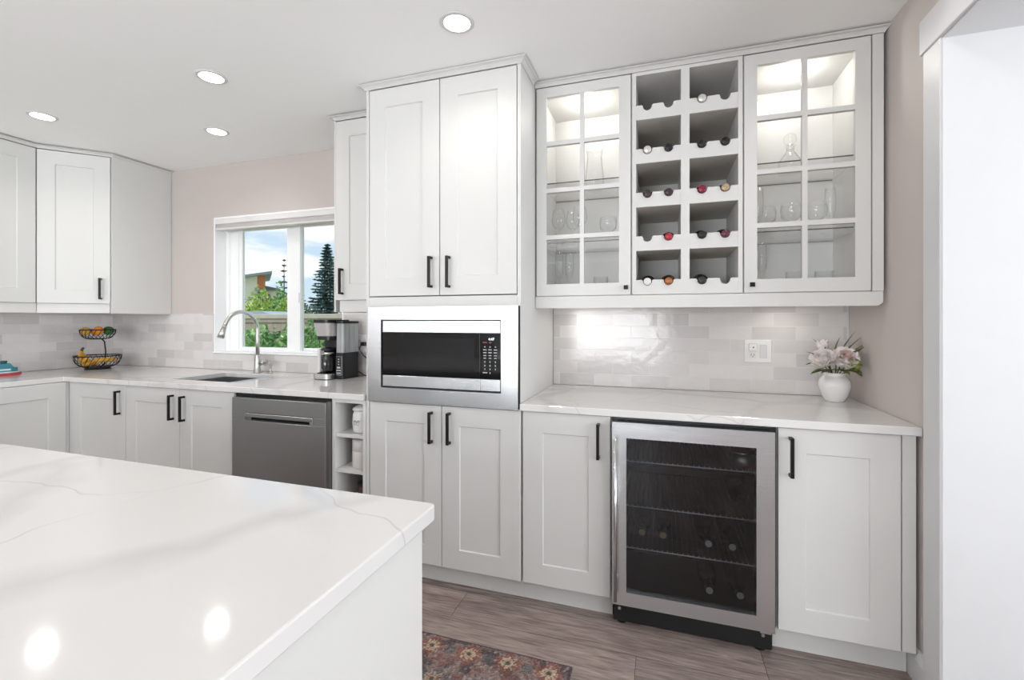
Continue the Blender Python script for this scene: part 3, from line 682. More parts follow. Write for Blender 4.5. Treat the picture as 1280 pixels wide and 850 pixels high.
door(t, FL, 1.44, 1.9065, 1.3845, 2.4095); door(t, FL, .98, 1.437, 1.3845, 2.4095)
MB(FL).box(.55, 1.914, .010, .026, 1.318, 1.3825, .001).build('light_rail', M['cab'], t)

# ------------------------------------------------------------------ base cabinets under the window
t = thing('sink_base_cabinet', 'white double-door base cabinet beneath the sink', 'base cabinet', (-2.7, 1.95, 0), 'white base cabinets')
b = MB(FB); b.box(-3.152, -3.134, .021, DEP, .105, .867); b.box(-2.288, -2.27, .021, DEP, .105, .867); b.box(-3.133, -2.289, .021, DEP, .105, .123); b.box(-3.133, -2.289, DEP - .012, DEP, .124, .867); b.build('carcass', M['cab'], t)
door(t, FB, -3.149, -2.693, .106, .865, -2.742, .756); door(t, FB, -2.690, -2.2715, .106, .865, -2.652, .753); toe(t, FB, -3.152, -2.27)
t = thing('corner_base_cabinet', 'white single-door corner base cabinet between the sink cabinet and the left-hand run', 'base cabinet', (-3.4, 1.95, 0), 'white base cabinets')
carcass(t, FB, -3.669, -3.154, .021, DEP, .105, .867); door(t, FB, -3.6685, -3.152, .106, .865, -3.203, .758); toe(t, FB, -3.669, -3.154)
MB(FB).box(-3.6935, -3.6715, .004, .02, .106, .866).build('filler_panel', M['cab'], t)
FLB = basis((-3.690, 0, 0), (0, 1, 0))
t = thing('base_cabinet', 'white base cabinet of the left-hand run, under the worktop with the toy boat', 'base cabinet', (-3.9, 1.2, 0), 'white base cabinets')
carcass(t, FLB, .22, 1.93, .021, .64, .105, .867); MB(FLB).box(1.939, 1.9525, .004, .02, .106, .866).build('filler_panel', M['cab'], t); door(t, FLB, 1.36, 1.936, .106, .865); door(t, FLB, .79, 1.357, .106, .865); toe(t, FLB, .22, 1.93)

dw = thing('dishwasher', 'stainless steel dishwasher with a pocket handle beside the sink cabinet', 'dishwasher', (-1.94, 1.95, 0))
b = MB(); b.box(-2.262, -1.611, 1.957, 2.55, .105, .866); b.build('body', M['blackp'], dw)
d = MB().box(-2.263, -1.634, 1.930, 1.955, .11, .7225, .0015).build('door', M['steel_dw'], dw)
MB().box(-2.263, -1.634, 1.930, 1.955, .764, .844, .0015).build('control_strip', M['steel_dw'], d)
for a_, b_ in ((-2.263, -2.171), (-1.713, -1.634)): MB().box(a_, b_, 1.930, 1.955, .7235, .763, .001).build('band_end', M['steel_dw'], d)
b = MB(); b.add([(-2.17, 1.934, .7615), (-1.714, 1.934, .7615), (-1.714, 1.9545, .724), (-2.17, 1.9545, .724)], [(0, 1, 2, 3)])
b.box(-2.17, -1.714, 1.955, 1.9565, .72, .766); h = b.build('pocket_handle', M['blackmat'], d)
MB().box(-2.169, -1.715, 1.928, 1.937, .7405, .7615, .002).build('grip', M['steel_dw'], h)
for x0, x1 in ((-2.1695, -2.125), (-1.735, -1.7145)): MB().box(x0, x1, 1.9285, 1.945, .7245, .7615, .002).build('end_cap', M['silver'], h)
MB().box(-2.262, -1.611, 1.99, 2.0, .004, .104).build('kick_plate', M['blackmat'], dw)
b = MB(); b.box(-1.633, -1.6125, 1.936, 1.956, .11, .85); b.build('edge_strip', plain('dark_edge_strip', '8b8987', .35, .9), dw)

sh = thing('open_shelf_cabinet', 'narrow open white shelf unit between the dishwasher and the tall cabinet', 'shelf unit', (-1.5, 1.95, 0))
b = MB(FB); b.box(-1.609, -1.591, 0, DEP, .105, .868); b.box(-1.4235, -1.406, 0, DEP, .105, .868); b.box(-1.591, -1.4235, 0, DEP, .849, .868); b.box(-1.591, -1.4235, 0, DEP, .105, .123); b.box(-1.591, -1.4235, DEP - .012, DEP, .123, .849)
b.build('carcass', M['cab'], sh)
for z in (.671, .490, .309): MB(FB).box(-1.590, -1.4245, .006, DEP - .013, z, z + .018, .001).build('shelf', M['cab'], sh)
toe(sh, FB, -1.609, -1.406)
j = thing('lidded_jar', 'white ceramic jar with a lid on the upper open shelf beside the dishwasher', 'jar', (-1.482, 2.03, .6905))
MB().lathe([(0, .0005), (.046, .0005), (.05, .006), (.052, .05), (.05, .092), (.045, .1), (.045, .112), (0, .112)], (-1.482, 2.03, .6905), 32).build('body', M['ceramic'], j)
MB().lathe([(.0, .1125), (.051, .1125), (.052, .12), (.04, .13), (.02, .139), (.008, .142), (.008, .148), (0, .15)], (-1.482, 2.03, .6905), 32).build('lid', M['ceramic'], j)
pt = MB()
for k in range(3):
    pts = [(-1.482 + .0522 * math.sin(-.5 + .07 * i + .0), 2.03 - .0522 * math.cos(-.5 + .07 * i), .735 + .014 * (k % 2) + .016 * (k // 2) + .006 * math.sin(i * 1.3 + k)) for i in range(12)]
    pt.tube(pts, .0012, 5)
pt.build('grey_script', plain('jar_script', 'a9a6a4', .5), j)
cn = thing('canister', 'plain straight-sided white canister on the lower open shelf', 'canister', (-1.482, 2.03, .5085))
MB().lathe([(0, .0005), (.05, .0005), (.052, .003), (.052, .084), (.0505, .0855), (.0505, .0865), (.052, .088), (.052, .142), (.05, .145), (0, .145)], (-1.482, 2.03, .5085), 36).build('body', M['canister'], cn)
tn = thing('storage_tin', 'dark reddish tin in the shadowed bottom opening of the shelf unit', 'tin', (-1.475, 2.05, .3275))
MB().lathe([(0, .0005), (.04, .0005), (.042, .003), (.042, .08), (0, .08)], (-1.475, 2.05, .3275), 28).build('body', plain('dark_red_tin', '4a2a2a', .4), tn)
MB().lathe([(0, .0805), (.0435, .0805), (.0435, .094), (.04, .097), (0, .097)], (-1.475, 2.05, .3275), 28).build('lid', plain('dark_tin_lid', '242222', .4), tn)

SX0, SX1, SY0, SY1 = -2.935, -2.38, 2.07, 2.45
b = MB(); b.slab([XL + .0105, -3.705, SX0, SX1, -1.4065], [.2, 1.93, SY0, SY1, YB - .0095], lambda x, y: (x < -3.705 or y > 1.93) and not (SX0 < x < SX1 and SY0 < y < SY1), .8695, .90)
o = b.build('worktop', M['quartz'], loc=(-3, 2.2, .8695)); tag(o, 'white quartz L-shaped worktop around the sink and along the left wall', 'worktop')
md = o.modifiers.new('arris', 'BEVEL'); md.width = .0025; md.segments = 2; md.limit_method = 'ANGLE'
sk = thing('sink', 'stainless steel undermount sink below the kitchen window', 'sink', (-2.66, 2.26, .66))
b = MB(); x0, x1, y0, y1 = SX0 - .008, SX1 + .008, SY0 - .008, SY1 + .008
b.add([(x0, y0, .869), (x1, y0, .869), (x1, y1, .869), (x0, y1, .869), (x0 + .012, y0 + .012, .67), (x1 - .012, y0 + .012, .67), (x1 - .012, y1 - .012, .67), (x0 + .012, y1 - .012, .67)], [(0, 1, 5, 4), (1, 2, 6, 5), (2, 3, 7, 6), (3, 0, 4, 7), (4, 5, 6, 7)])
o = b.build('basin', M['sink'], sk); md = o.modifiers.new('wall', 'SOLIDIFY'); md.thickness = .0015; md.offset = -1
MB().lathe([(0, .671), (.03, .671), (.042, .6725), (.044, .671)], (-2.74, 2.33, 0), 28).build('drain', M['chrome'], sk)
MB().box(-2.535, -2.505, SY0 - .004, SY1 + .004, .675, .888, .012).build('divider', M['chrome'], sk)
MB().lathe([(0, .671), (.03, .671), (.042, .6725), (.044, .671)], (-2.44, 2.30, 0), 28).build('drain', M['chrome'], sk)

fa = thing('faucet', 'brushed nickel gooseneck kitchen faucet with pull-down spray head', 'faucet', (-2.70, 2.505, .9005))
b = MB(); b.lathe([(.0, .0), (.027, .0), (.027, .004), (.022, .008), (.0205, .05), (.0195, .1), (.0165, .115), (.0135, .125), (0, .125)], (-2.70, 2.505, .9005), 28); b.build('body', M['chrome'], fa)
yc, zc, R_ = 2.375, 1.195, .13
pts = [(-2.70, 2.505, 1.02), (-2.70, 2.505, 1.12)] + [(-2.70, yc + R_ * math.cos(a), zc + R_ * math.sin(a)) for a in [PI * k / 22 * .90 for k in range(23)]]
b = MB(); b.tube(pts, .0125, 16); b.build('gooseneck', M['chrome'], fa)
e0 = Vector(pts[-1]); dv = (Vector(pts[-1]) - Vector(pts[-2])).normalized()
b = MB(); b.cyl(e0 + dv * .001, e0 + dv * .012, .0132, .0132); b.cyl(e0 + dv * .012, e0 + dv * .085, .0145, .021); b.build('spray_head', M['chrome'], fa)
b = MB(); b.cyl((-2.675, 2.505, .968), (-2.63, 2.505, .974), .017, .015); b.tube([(-2.635, 2.5, .973), (-2.61, 2.49, .979), (-2.595, 2.485, .983)], [.012, .010, .011], 12); b.build('lever', M['chrome'], fa)
sd = thing('soap_dispenser', 'slim brushed nickel soap pump beside the faucet', 'soap pump', (-2.60, 2.52, .9005))
b = MB(); b.lathe([(0, 0), (.016, 0), (.016, .004), (.009, .008), (.008, .045), (.011, .047), (.011, .055), (0, .056)], (-2.60, 2.52, .9005), 20); b.build('pump_base', M['chrome'], sd)
b = MB(); b.tube([(-2.60, 2.52, .957), (-2.60, 2.50, .962), (-2.60, 2.475, .958)], .005, 10); b.build('spout', M['chrome'], sd)

# ------------------------------------------------------------------ coffee maker, outlets
cm = thing('coffee_maker', 'black and steel drip coffee maker with carafe and clear water tank on the window-side worktop', 'coffee maker', (-1.955, 2.41, .9005))
x0, xm, x1, y0, y1, ty = -2.075, -1.945, -1.885, 2.325, 2.54, 2.385
def rrect(x0, x1, y0, y1, r, n=6):
    out = []
    for cx, cyy, a0 in ((x1 - r, y0 + r, -PI / 2), (x1 - r, y1 - r, 0), (x0 + r, y1 - r, PI / 2), (x0 + r, y0 + r, PI)):
        out += [(cx + r * math.cos(a0 + PI / 2 * i / n), cyy + r * math.sin(a0 + PI / 2 * i / n)) for i in range(n + 1)]
    return out
MB().prism(rrect(x0, xm, y0, y1, .03), 'z', .904, .936).build('base_band', M['steel'], cm)
MB().prism(rrect(x0 + .003, xm, y0 + .003, y1, .03), 'z', .9005, .904).build('base_foot', M['blackp'], cm)
MB().prism(rrect(x0 + .014, xm - .008, y0 + .014, y0 + .12, .03), 'z', .9362, .9385).build('warming_plate', M['blackmat'], cm)
tw = MB().prism(rrect(xm + .001, x1, ty, y1, .008), 'z', .9005, 1.065).build('tower', M['blackp'], cm)
b = MB(); b.box(xm + .008, xm + .052, ty - .0045, ty - .0002, .925, 1.045, .002); k = b.build('control_panel', M['silver'], tw)
b = MB(); b.box(xm + .0115, xm + .0485, ty - .0054, ty - .0046, .929, 1.041); k2 = b.build('panel_face', M['blackp'], tw)
b = MB()
for z in (.935, .952):
    for i in range(3): b.box(xm + .015 + i * .011, xm + .0225 + i * .011, ty - .006, ty - .0053, z, z + .008)
b.box(xm + .018, xm + .042, ty - .006, ty - .0053, .968, .978)
for z in (.99, 1.006, 1.022): b.box(xm + .026, xm + .034, ty - .006, ty - .0053, z, z + .006)
b.build('buttons', plain('coffee_buttons', 'cfcfcf', .4), tw)
MB().prism(rrect(x0 + .004, xm - .001, 2.432, y1, .012), 'z', .9365, 1.145).build('column', M['blackp'], cm)
tank = MB()
tank.prism(rrect(xm + .002, x1, ty + .002, y1, .012), 'z', 1.0655, 1.248)
tank.build('water_tank', frosted('frosted_tank'), cm)
MB().prism(rrect(xm + .002, x1 + .003, ty - .004, y1 + .002, .012), 'z', 1.2485, 1.264).build('tank_lid', M['blackp'], cm)
MB().cyl((-1.912, 2.46, 1.0690), (-1.912, 2.46, 1.2455), .010, n=20).build('tank_tube', plain('tank_tube', '8f959b', .3), cm)
MB().box(xm + .004, xm + .016, ty + .012, ty + .03, 1.066, 1.2475).build('tank_divider', M['blackp'], cm)
hd = MB(); P = rrect(x0, xm, y0, y1, .03); P2 = rrect(x0 + .012, xm - .002, y0 + .016, y1, .03)
n = len(P); hd.add([(x, y, 1.17) for x, y in P2] + [(x, y, 1.252) for x, y in P], [(i, (i + 1) % n, n + (i + 1) % n, n + i) for i in range(n)] + [list(range(n))[::-1], list(range(n, 2 * n))])
hd.build('brew_basket', plain('brew_steel', 'cfcdcb', .32, .55), cm)
MB().prism(rrect(x0 + .012, xm - .002, y0 + .018, y1, .03), 'z', 1.146, 1.1695).build('drip_head', M['blackp'], cm)
MB().prism(rrect(x0 - .002, xm, y0 - .002, y1, .03), 'z', 1.2523, 1.272).build('head_lid', M['blackp'], cm)
ca = thing('coffee_carafe', 'glass carafe with steel-faced handle sitting in the coffee maker', 'carafe', (-2.006, 2.388, .9388))
MB().lathe([(0, .0), (.043, .0), (.052, .012), (.054, .05), (.05, .095), (.04, .125), (.038, .135), (.0365, .135), (.0385, .124), (.048, .094), (.052, .05), (.05, .013), (.042, .003), (0, .003)], (-2.006, 2.388, .9389), 32).build('jug', clear_glass('carafe_glass', (.55, .56, .57, 1), 1.5, .01, .5), ca)
MB().lathe([(.0, .1355), (.04, .1355), (.041, .15), (.03, .158), (0, .16)], (-2.006, 2.388, .9389), 28).build('lid', M['blackp'], ca)
MB().lathe([(.0405, .118), (.046, .112), (.046, .126), (.0405, .134), (.0405, .118)], (-2.006, 2.388, .9389), 28).build('band', M['silver'], ca)
b = MB(); b.box(-2.015, -1.995, 2.306, 2.322, .950, 1.092, .004); b.box(-2.012, -1.998, 2.322, 2.349, 1.062, 1.080, .002); b.box(-2.012, -1.998, 2.322, 2.336, .952, .966, .002); b.build('handle', plain('carafe_handle', 'd6d3d0', .35), ca)
cord = MB(); cord.tube([(-1.888, 2.535, .935), (-1.84, 2.545, .908), (-1.78, 2.545, .906), (-1.745, 2.547, .93), (-1.78, 2.548, .985), (-1.86, 2.553, 1.04), (-1.895, 2.558, 1.08), (-1.885, 2.562, 1.105), (-1.868, 2.567, 1.113)], .0035, 10)
pc = cord.build('power_cord', M['blackp'], cm)
MB().prism(rrect(-1.885, -1.855, 1.10, 1.126, .006), 'y', 2.556, 2.5835).build('plug', M['blackp'], pc)

def outlet(name, x0, x1, z0, z1, label, cat, gangs):
    t = thing(name, label, cat, ((x0 + x1) / 2, YB - .012, z0))
    yw = YB - .0095
    MB().box(x0, x1, yw - .006, yw, z0, z1, .002).build('wall_plate', M['ceramic'], t)
    for kind, xc in gangs:
        zc = (z0 + z1) / 2
        f = MB().box(xc - .0165, xc + .0165, yw - .0085, yw - .0062, zc - .034, zc + .034, .001).build('socket_insert' if kind == 's' else 'rocker_switch', plain('outlet_white', 'e3e1df', .35) if kind == 's' else M['white'], t)
        if kind == 's':
            b = MB()
            for dz in (-.019, .019):
                b.box(xc - .008, xc - .006, yw - .0089, yw - .0084, zc + dz - .004, zc + dz + .005); b.box(xc + .0055, xc + .0075, yw - .0089, yw - .0084, zc + dz - .004, zc + dz + .004); b.cyl((xc, yw - .0089, zc + dz - .0085), (xc, yw - .0084, zc + dz - .0085), .0022, n=10)
            b.build('slots', M['blackp'], f)
    return t
outlet('outlet_plate', .402, .524, 1.056, 1.170, 'white double plate with a socket and a rocker switch on the tiles near the flowers', 'wall outlet', (('s', .438), ('w', .486)))
outlet('outlet_plate', -1.945, -1.830, 1.055, 1.172, 'white wall outlet behind the coffee maker with a black plug in it', 'wall outlet', (('s', -1.915), ('s', -1.868)))
ad = thing('plug_adapter', 'small square white plug-in adapter in the upper socket of the double plate', 'plug adapter', (.438, 2.57, 1.115))
MB().box(.418, .456, 2.5548, 2.5805, 1.114, 1.152, .004).build('body', M['ceramic'], ad)
MB().cyl((.437, 2.5543, 1.133), (.437, 2.555, 1.133), .0035, n=14).build('indicator', plain('dark_dot', '3a3a3c', .4), ad)

# ------------------------------------------------------------------ fruit stand
fs = thing('fruit_stand', 'black wire two-tier fruit stand in the corner of the worktop', 'fruit stand', (-4.07, 2.33, .9005))
cx, cyy = -4.07, 2.33
ir = plain('black_wire', '1d1917', .45, .4)
def wire_bowl(name, r, zr, zb, rb, n):
    b = MB()
    b.tube([(cx + r * math.cos(t), cyy + r * math.sin(t), zr) for t in [2 * PI * i / 40 for i in range(40)]], .0042, 8, closed=True)
    b.tube([(cx + rb * math.cos(t), cyy + rb * math.sin(t), zb) for t in [2 * PI * i / 28 for i in range(28)]], .003, 8, closed=True)
    for i in range(n):
        a = 2 * PI * i / n; pts = []
        for k in range(9):
            s_ = k / 8; ph = s_ * PI / 2; rr = rb + (r - rb) * math.sin(ph); zz = zr - (zr - zb) * math.cos(ph) ** .9
            aa = a + .55 * s_; pts.append((cx + rr * math.cos(aa), cyy + rr * math.sin(aa), zz))
        b.tube(pts, .0021, 5, cap=False)
    return b.build(name, ir, fs)
wire_bowl('basket', .138, 1.0, .916, .072, 26); wire_bowl('basket', .104, 1.196, 1.128, .05, 22)
b = MB(); b.cyl((cx, cyy, .9005), (cx, cyy, .9115), .078, .072, n=36); b.build('base_plate', ir, fs)
b = MB(); b.tube([(cx + .01, cyy + .01, .912), (cx + .024, cyy + .03, .94), (cx + .027, cyy + .035, 1.03), (cx + .022, cyy + .03, 1.105), (cx + .01, cyy + .02, 1.127)], .0048, 10); b.build('post', ir, fs)
YEL = plain('banana_yellow', 'dca63a', .45, var=.12, nscale=30); BST = plain('banana_stem', '5a4a22', .6)
bb = thing('banana_bunch', 'bunch of ripe bananas with its dark stem up, in the lower basket', 'bananas', (-4.09, 2.29, .93))
hub = Vector((-4.165, 2.275, 1.03))
for k, (ex, ey, ez) in enumerate(((-3.995, 2.225, .985), (-4.0, 2.255, .962), (-4.01, 2.305, .958), (-4.06, 2.245, .948))):
    e_ = Vector((ex, ey, ez)); pts = []; rs = []
    for i in range(13):
        s_ = i / 12; p = hub.lerp(e_, s_); p.z += -.045 * math.sin(PI * s_) + (.01 if k < 1 else 0) ; p.y -= .012 * math.sin(PI * s_) * (1.5 - k * .8); pts.append(p)
        rs.append(max(.005, .0185 * (math.sin(PI * min(1, max(0, (s_ * .93 + .05)))) ** .45)))
    MB().tube(pts, rs, 10).build('banana', YEL, bb)
MB().tube([hub + Vector((-.002, 0, -.008)), hub + Vector((.012, 0, .016)), hub + Vector((.026, 0, .03))], [.011, .009, .008], 10).build('stem', BST, bb)
def fruit(name, label, cat, c, r, mat, stretch=1.0, dimple=True):
    t = thing(name, label, cat, (c[0], c[1], c[2] - r), 'fruit in the upper basket')
    MB().ball(c, r * stretch, r, r, fn=(lambda d: 1 - .10 * math.exp(-((1 - d.z) / .04)) + (.0))).build('flesh', mat, t)
    MB().cyl((c[0], c[1], c[2] + r * .88), (c[0], c[1], c[2] + r * 1.0), .003, n=8).build('stem_end', BST, t)
fruit('mango', 'yellow mango at the left-hand end of the upper basket', 'fruit', (-4.105, 2.272, 1.186), .031, plain('mango_yellow', 'c8a03c', .4, var=.15, nscale=20), 1.25)
fruit('orange', 'bright orange in the middle of the upper basket', 'fruit', (-4.045, 2.318, 1.190), .033, plain('orange_peel', 'e8922a', .4, var=.05, bump=.2, bscale=400))
fruit('lime', 'dark green avocado-like fruit at the right-hand end of the upper basket', 'fruit', (-4.045, 2.385, 1.188), .034, plain('green_skin', '2f6b35', .4, var=.12, nscale=30), 1.1)
fruit('peach', 'peach-coloured fruit tucked behind the orange in the upper basket', 'fruit', (-4.115, 2.345, 1.182), .03, plain('peach_skin', 'd99a55', .5, var=.1))
bs = thing('banana', 'single banana lying at the right-hand side of the lower basket', 'banana', (-4.0, 2.39, .95))
pts = []; rs = []
for i in range(13):
    s_ = i / 12; a = -.9 + 1.6 * s_; pts.append((-4.07 + .095 * math.cos(a), 2.345 + .095 * math.sin(a), .972)); rs.append(max(.005, .017 * math.sin(PI * (s_ * .93 + .04)) ** .45))
MB().tube(pts, rs, 10).build('flesh', YEL, bs)
MB().tube([pts[-1], Vector(pts[-1]) + Vector((-.012, .012, .008))], [.006, .004], 8).build('stem', BST, bs)

# ------------------------------------------------------------------ toy boat
tb = thing('toy_boat', 'small teal toy boat with a red hull on the left-hand worktop', 'toy', (-4.16, 1.8, .9005))
def hull(pw, y0, y1, tip): return [(-4.16 - pw, y0), (-4.16 + pw, y0), (-4.16 + pw, y1), (-4.16 + pw * .5, y1 + tip * .75), (-4.16, y1 + tip), (-4.16 - pw * .5, y1 + tip * .75), (-4.16 - pw, y1)]
MB().prism(hull(.045, 1.66, 1.86, .075), 'z', .9005, .9185).build('hull', plain('toy_red', 'b5474b', .4), tb)
TE = plain('toy_teal', '3f8797', .4); TW = plain('toy_pale', 'd3dde0', .4)
MB().prism(hull(.041, 1.665, 1.865, .06), 'z', .919, .926).build('deck', TW, tb)
MB().prism(hull(.037, 1.675, 1.872, .045), 'z', .9265, .953).build('cabin', TE, tb)
MB().box(-4.1225, -4.1195, 1.81, 1.862, .936, .946).build('window_band', TW, tb)
MB().prism([(1.69, .9535), (1.885, .9535), (1.865, .981), (1.69, .981)], 'x', -4.19, -4.13).build('wheelhouse', TE, tb)
MB().lathe([(0, 0), (.015, 0), (.018, .017), (0, .019)], (-4.16, 1.845, .9815), 18).build('funnel', plain('toy_dark_teal', '2f5f63', .4), tb)

# ------------------------------------------------------------------ flowers
vs_ = thing('vase', 'round-bellied white ceramic vase in the corner by the right wall', 'vase', (.752, 2.45, .9005))
MB().lathe([(0, 0), (.037, 0), (.039, .004), (.05, .025), (.061, .055), (.0635, .075), (.060, .094), (.050, .108), (.0435, .115), (.0425, .121), (.0475, .1295), (.0465, .131), (.0405, .1235), (.0405, .114), (.047, .105), (.0, .05)], (.752, 2.45, .9005), 40).build('body', M['ceramic'], vs_)
PK = [plain('petal_blush', 'f7efec', .6, var=.02), plain('petal_pink', 'edd2cb', .6, var=.04)]
def petal(b, c, axis, ang, r, h, open_, w=1.0, m=0):
    """a cupped petal rising from c, leaning outward by open_"""
    A = Vector(axis).normalized(); u = A.orthogonal().normalized(); v = A.cross(u); o = u * math.cos(ang) + v * math.sin(ang); t = A.cross(o)
    vs = []; K, J = 6, 5
    for k in range(K):
        s_ = k / (K - 1); rad = r * (math.sin(s_ * PI * .5) ** .8) * (1 if open_ < .6 else 1 + .25 * s_); z = h * s_ - (open_ * .35 * h * s_ ** 3)
        wid = w * r * .85 * (math.sin(PI * (.12 + .76 * s_)) ** .7)
        for j in range(J):
            q = (j / (J - 1) - .5) * 2; bend = .30 * r * q * q * (1 - .4 * s_)
            vs.append(c + o * (rad - bend + .004 * math.sin(7 * s_ + 5 * q + ang * 3)) + t * (wid * q) + A * (z + .006 * math.sin(ang * 5 + q * 3) * s_))
    b.add(vs, [(k * J + j, k * J + j + 1, (k + 1) * J + j + 1, (k + 1) * J + j) for k in range(K - 1) for j in range(J - 1)], True, m)
STEM = plain('flower_stem', '4d5a2c', .6); LF = [leafmat('bouquet_leaf', '46512a', '6b7a3e', '5a4c30'), leafmat('hydrangea_green', '8f9a4a', 'a9b060', '6f8038')]
base = Vector((.752, 2.45, .995))
def peony(label, c, axis, r, mats, inner=True):
    c = Vector(c); t = thing('peony', label, 'flower', base, 'peonies in the vase'); b = MB(); A = Vector(axis).normalized()
    for ring_, (n, rr, hh, op) in enumerate(((4, .30, .95, .0), (6, .5, 1.0, .1), (7, .72, .98, .3), (8, .95, .86, .6), (8, 1.0, .72, .7))):
        for i in range(n): petal(b, c - A * r * .45, axis, 2 * PI * (i + .5 * (ring_ % 2)) / n + random.uniform(-.15, .15), r * rr, r * 1.25 * hh, op, 1.0 + .1 * ring_ / 4, 1 if (inner and ring_ < 2) else 0)
    b.build('bloom', mats, t)
    MB().tube([base, base.lerp(c, .5) + Vector((0, 0, .012)), c - A * r * .4], .0028, 8).build('stem', STEM, t)
peony('large blush-white peony leaning out over the left-hand side of the vase', (.692, 2.40, 1.094), (-.35, -.6, .7), .043, PK, False)
peony('large peony with a pink centre at the middle of the bouquet', (.772, 2.385, 1.100), (.05, -.85, .55), .043, PK)
bud = thing('peony_bud', 'half-closed white peony bud standing above the larger blooms', 'flower', base, 'peonies in the vase'); b = MB(); c = Vector((.707, 2.44, 1.135))
for i in range(7): petal(b, c, (-.3, -.2, 1), 2 * PI * i / 7, .022, .038, .0, 1.1)
b.build('bloom', PK[0], bud); b = MB()
for i in range(5): petal(b, c - Vector((-.004, -.002, .01)), (-.3, -.2, 1), 2 * PI * i / 5 + .3, .018, .024, .2, .8)
b.build('calyx', LF[0], bud); MB().tube([base, (.73, 2.45, 1.07), c], .0025, 8).build('stem', STEM, bud)
def blade(b, p, d, L, w, up=(0, 0, 1), curl=.15):
    p = Vector(p); d = Vector(d).normalized(); sd_ = d.cross(Vector(up)); sd_ = sd_.normalized() if sd_.length > 1e-4 else d.orthogonal().normalized(); nn = sd_.cross(d); vs = []; K = 7
    for k in range(K):
        s_ = k / (K - 1); ww = w * math.sin(PI * min(.985, s_ * .9 + .09)) ** .8 * (1 - .3 * s_); q = p + d * L * s_ - nn * curl * L * s_ * s_
        for j in (-1, 0, 1): vs.append(q + sd_ * ww * j + nn * (ww * .35 * abs(j)))
    b.add(vs, [(k * 3 + j, k * 3 + j + 1, k * 3 + 4 + j, k * 3 + 3 + j) for k in range(K - 1) for j in (0, 1)], True)
def spray(label, leaves, mat=None, group='leaf sprays in the vase'):
    t = thing('leaf_spray', label, 'foliage', base, group); ends = [Vector(l[0]) for l in leaves]; m_ = sum(ends, Vector()) / len(ends)
    MB().tube([base, base.lerp(m_, .6) + Vector((0, 0, .01)), m_], .0022, 7).build('stem', STEM, t)
    b = MB()
    for p, d, L, w in [(p, d, L * 1.2, w * 1.5) for p, d, L, w in leaves]: b.tube([m_, (m_ + Vector(p)) / 2 + Vector((0, 0, .003)), p], .0013, 5); blade(b, p, d, L, w)
    b.build('leaves', mat or LF[0], t)
spray('tall narrow olive leaf spikes rising at the back of the bouquet', [((.775, 2.46, 1.10), (.35, 0, 1), .115, .007), ((.785, 2.46, 1.10), (.55, -.1, 1), .10, .008), ((.79, 2.45, 1.09), (.62, -.1, .8), .085, .009), ((.76, 2.47, 1.11), (.1, 0, 1), .07, .008), ((.72, 2.46, 1.12), (-.5, 0, .8), .07, .006)])
spray('broad dark green leaves on the wall side of the bouquet', [((.79, 2.42, 1.075), (.35, -.35, .75), .085, .022), ((.795, 2.40, 1.06), (.2, -.6, .25), .06, .018), ((.80, 2.40, 1.05), (.3, -.5, -.2), .045, .016), ((.79, 2.44, 1.085), (.4, 0, .6), .07, .018)])
spray('low olive leaves spilling over the rim of the vase', [((.735, 2.40, 1.045), (-.6, -.5, .02), .07, .013), ((.75, 2.395, 1.047), (.3, -.8, -.05), .055, .014), ((.77, 2.395, 1.047), (.7, -.5, -.05), .06, .013), ((.72, 2.41, 1.045), (-.9, -.1, -.12), .065, .012), ((.745, 2.395, 1.05), (-.2, -.8, .1), .05, .013)])
spray('dark pointed leaves sticking out beyond the blush-white peony', [((.675, 2.41, 1.075), (-.8, -.2, -.02), .045, .009), ((.68, 2.42, 1.10), (-.7, 0, .5), .045, .009), ((.70, 2.42, 1.05), (-.8, -.1, -.25), .05, .009)])
hy = thing('hydrangea', 'small yellow-green hydrangea cluster against the right wall', 'flower', base); b = MB()
for i in range(60):
    d = Vector((random.gauss(0, 1), random.gauss(0, 1), random.gauss(0, 1))).normalized(); p = Vector((.803, 2.375, 1.075)) + d * .022
    for q in range(4): a = PI / 2 * q + random.random() * .4; u = d.orthogonal().normalized(); v = d.cross(u); blade(b, p, u * math.cos(a) + v * math.sin(a) + d * .3, .012, .0045, d, .1)
b.build('florets', LF[1], hy); MB().tube([base, (.785, 2.41, 1.04), (.803, 2.375, 1.062)], .0024, 7).build('stem', STEM, hy)

# ------------------------------------------------------------------ glassware behind the glass doors
def ware(name, prof, x, y, z, label, cat, n=28):
    o = MB().lathe(prof, (x, y, z), n).build(name, M['ware'], loc=(x, y, z)); return tag(o, label, cat, 'glassware behind the glass doors')
wine = [(0, .001), (.032, .001), (.033, .003), (.01, .006), (.0035, .012), (.0035, .085), (.008, .092), (.03, .115), (.037, .14), (.034, .175), (.029, .2), (.0275, .2), (.0325, .175), (.0355, .14), (.028, .117), (.004, .096), (0, .096)]
flute = [(0, .001), (.03, .001), (.03, .003), (.008, .006), (.0035, .012), (.0035, .07), (.012, .085), (.021, .11), (.0225, .16), (.0205, .225), (.0192, .225), (.0212, .16), (.0195, .112), (.004, .09), (0, .09)]
goblet = [(0, .001), (.036, .001), (.036, .003), (.012, .007), (.006, .02), (.009, .035), (.005, .05), (.012, .06), (.04, .085), (.045, .115), (.042, .145), (.0405, .145), (.0435, .115), (.0385, .087), (.01, .065), (0, .065)]
tumbler = [(0, .001), (.034, .001), (.036, .004), (.038, .09), (.0365, .09), (.0345, .012), (0, .01)]
vase_p = [(0, .001), (.04, .001), (.045, .006), (.05, .06), (.042, .13), (.038, .18), (.048, .225), (.0465, .225), (.0365, .18), (.0405, .13), (.0485, .06), (.043, .012), (0, .01)]
z1, z2, z0 = 1.6532, 1.9477, 1.4042
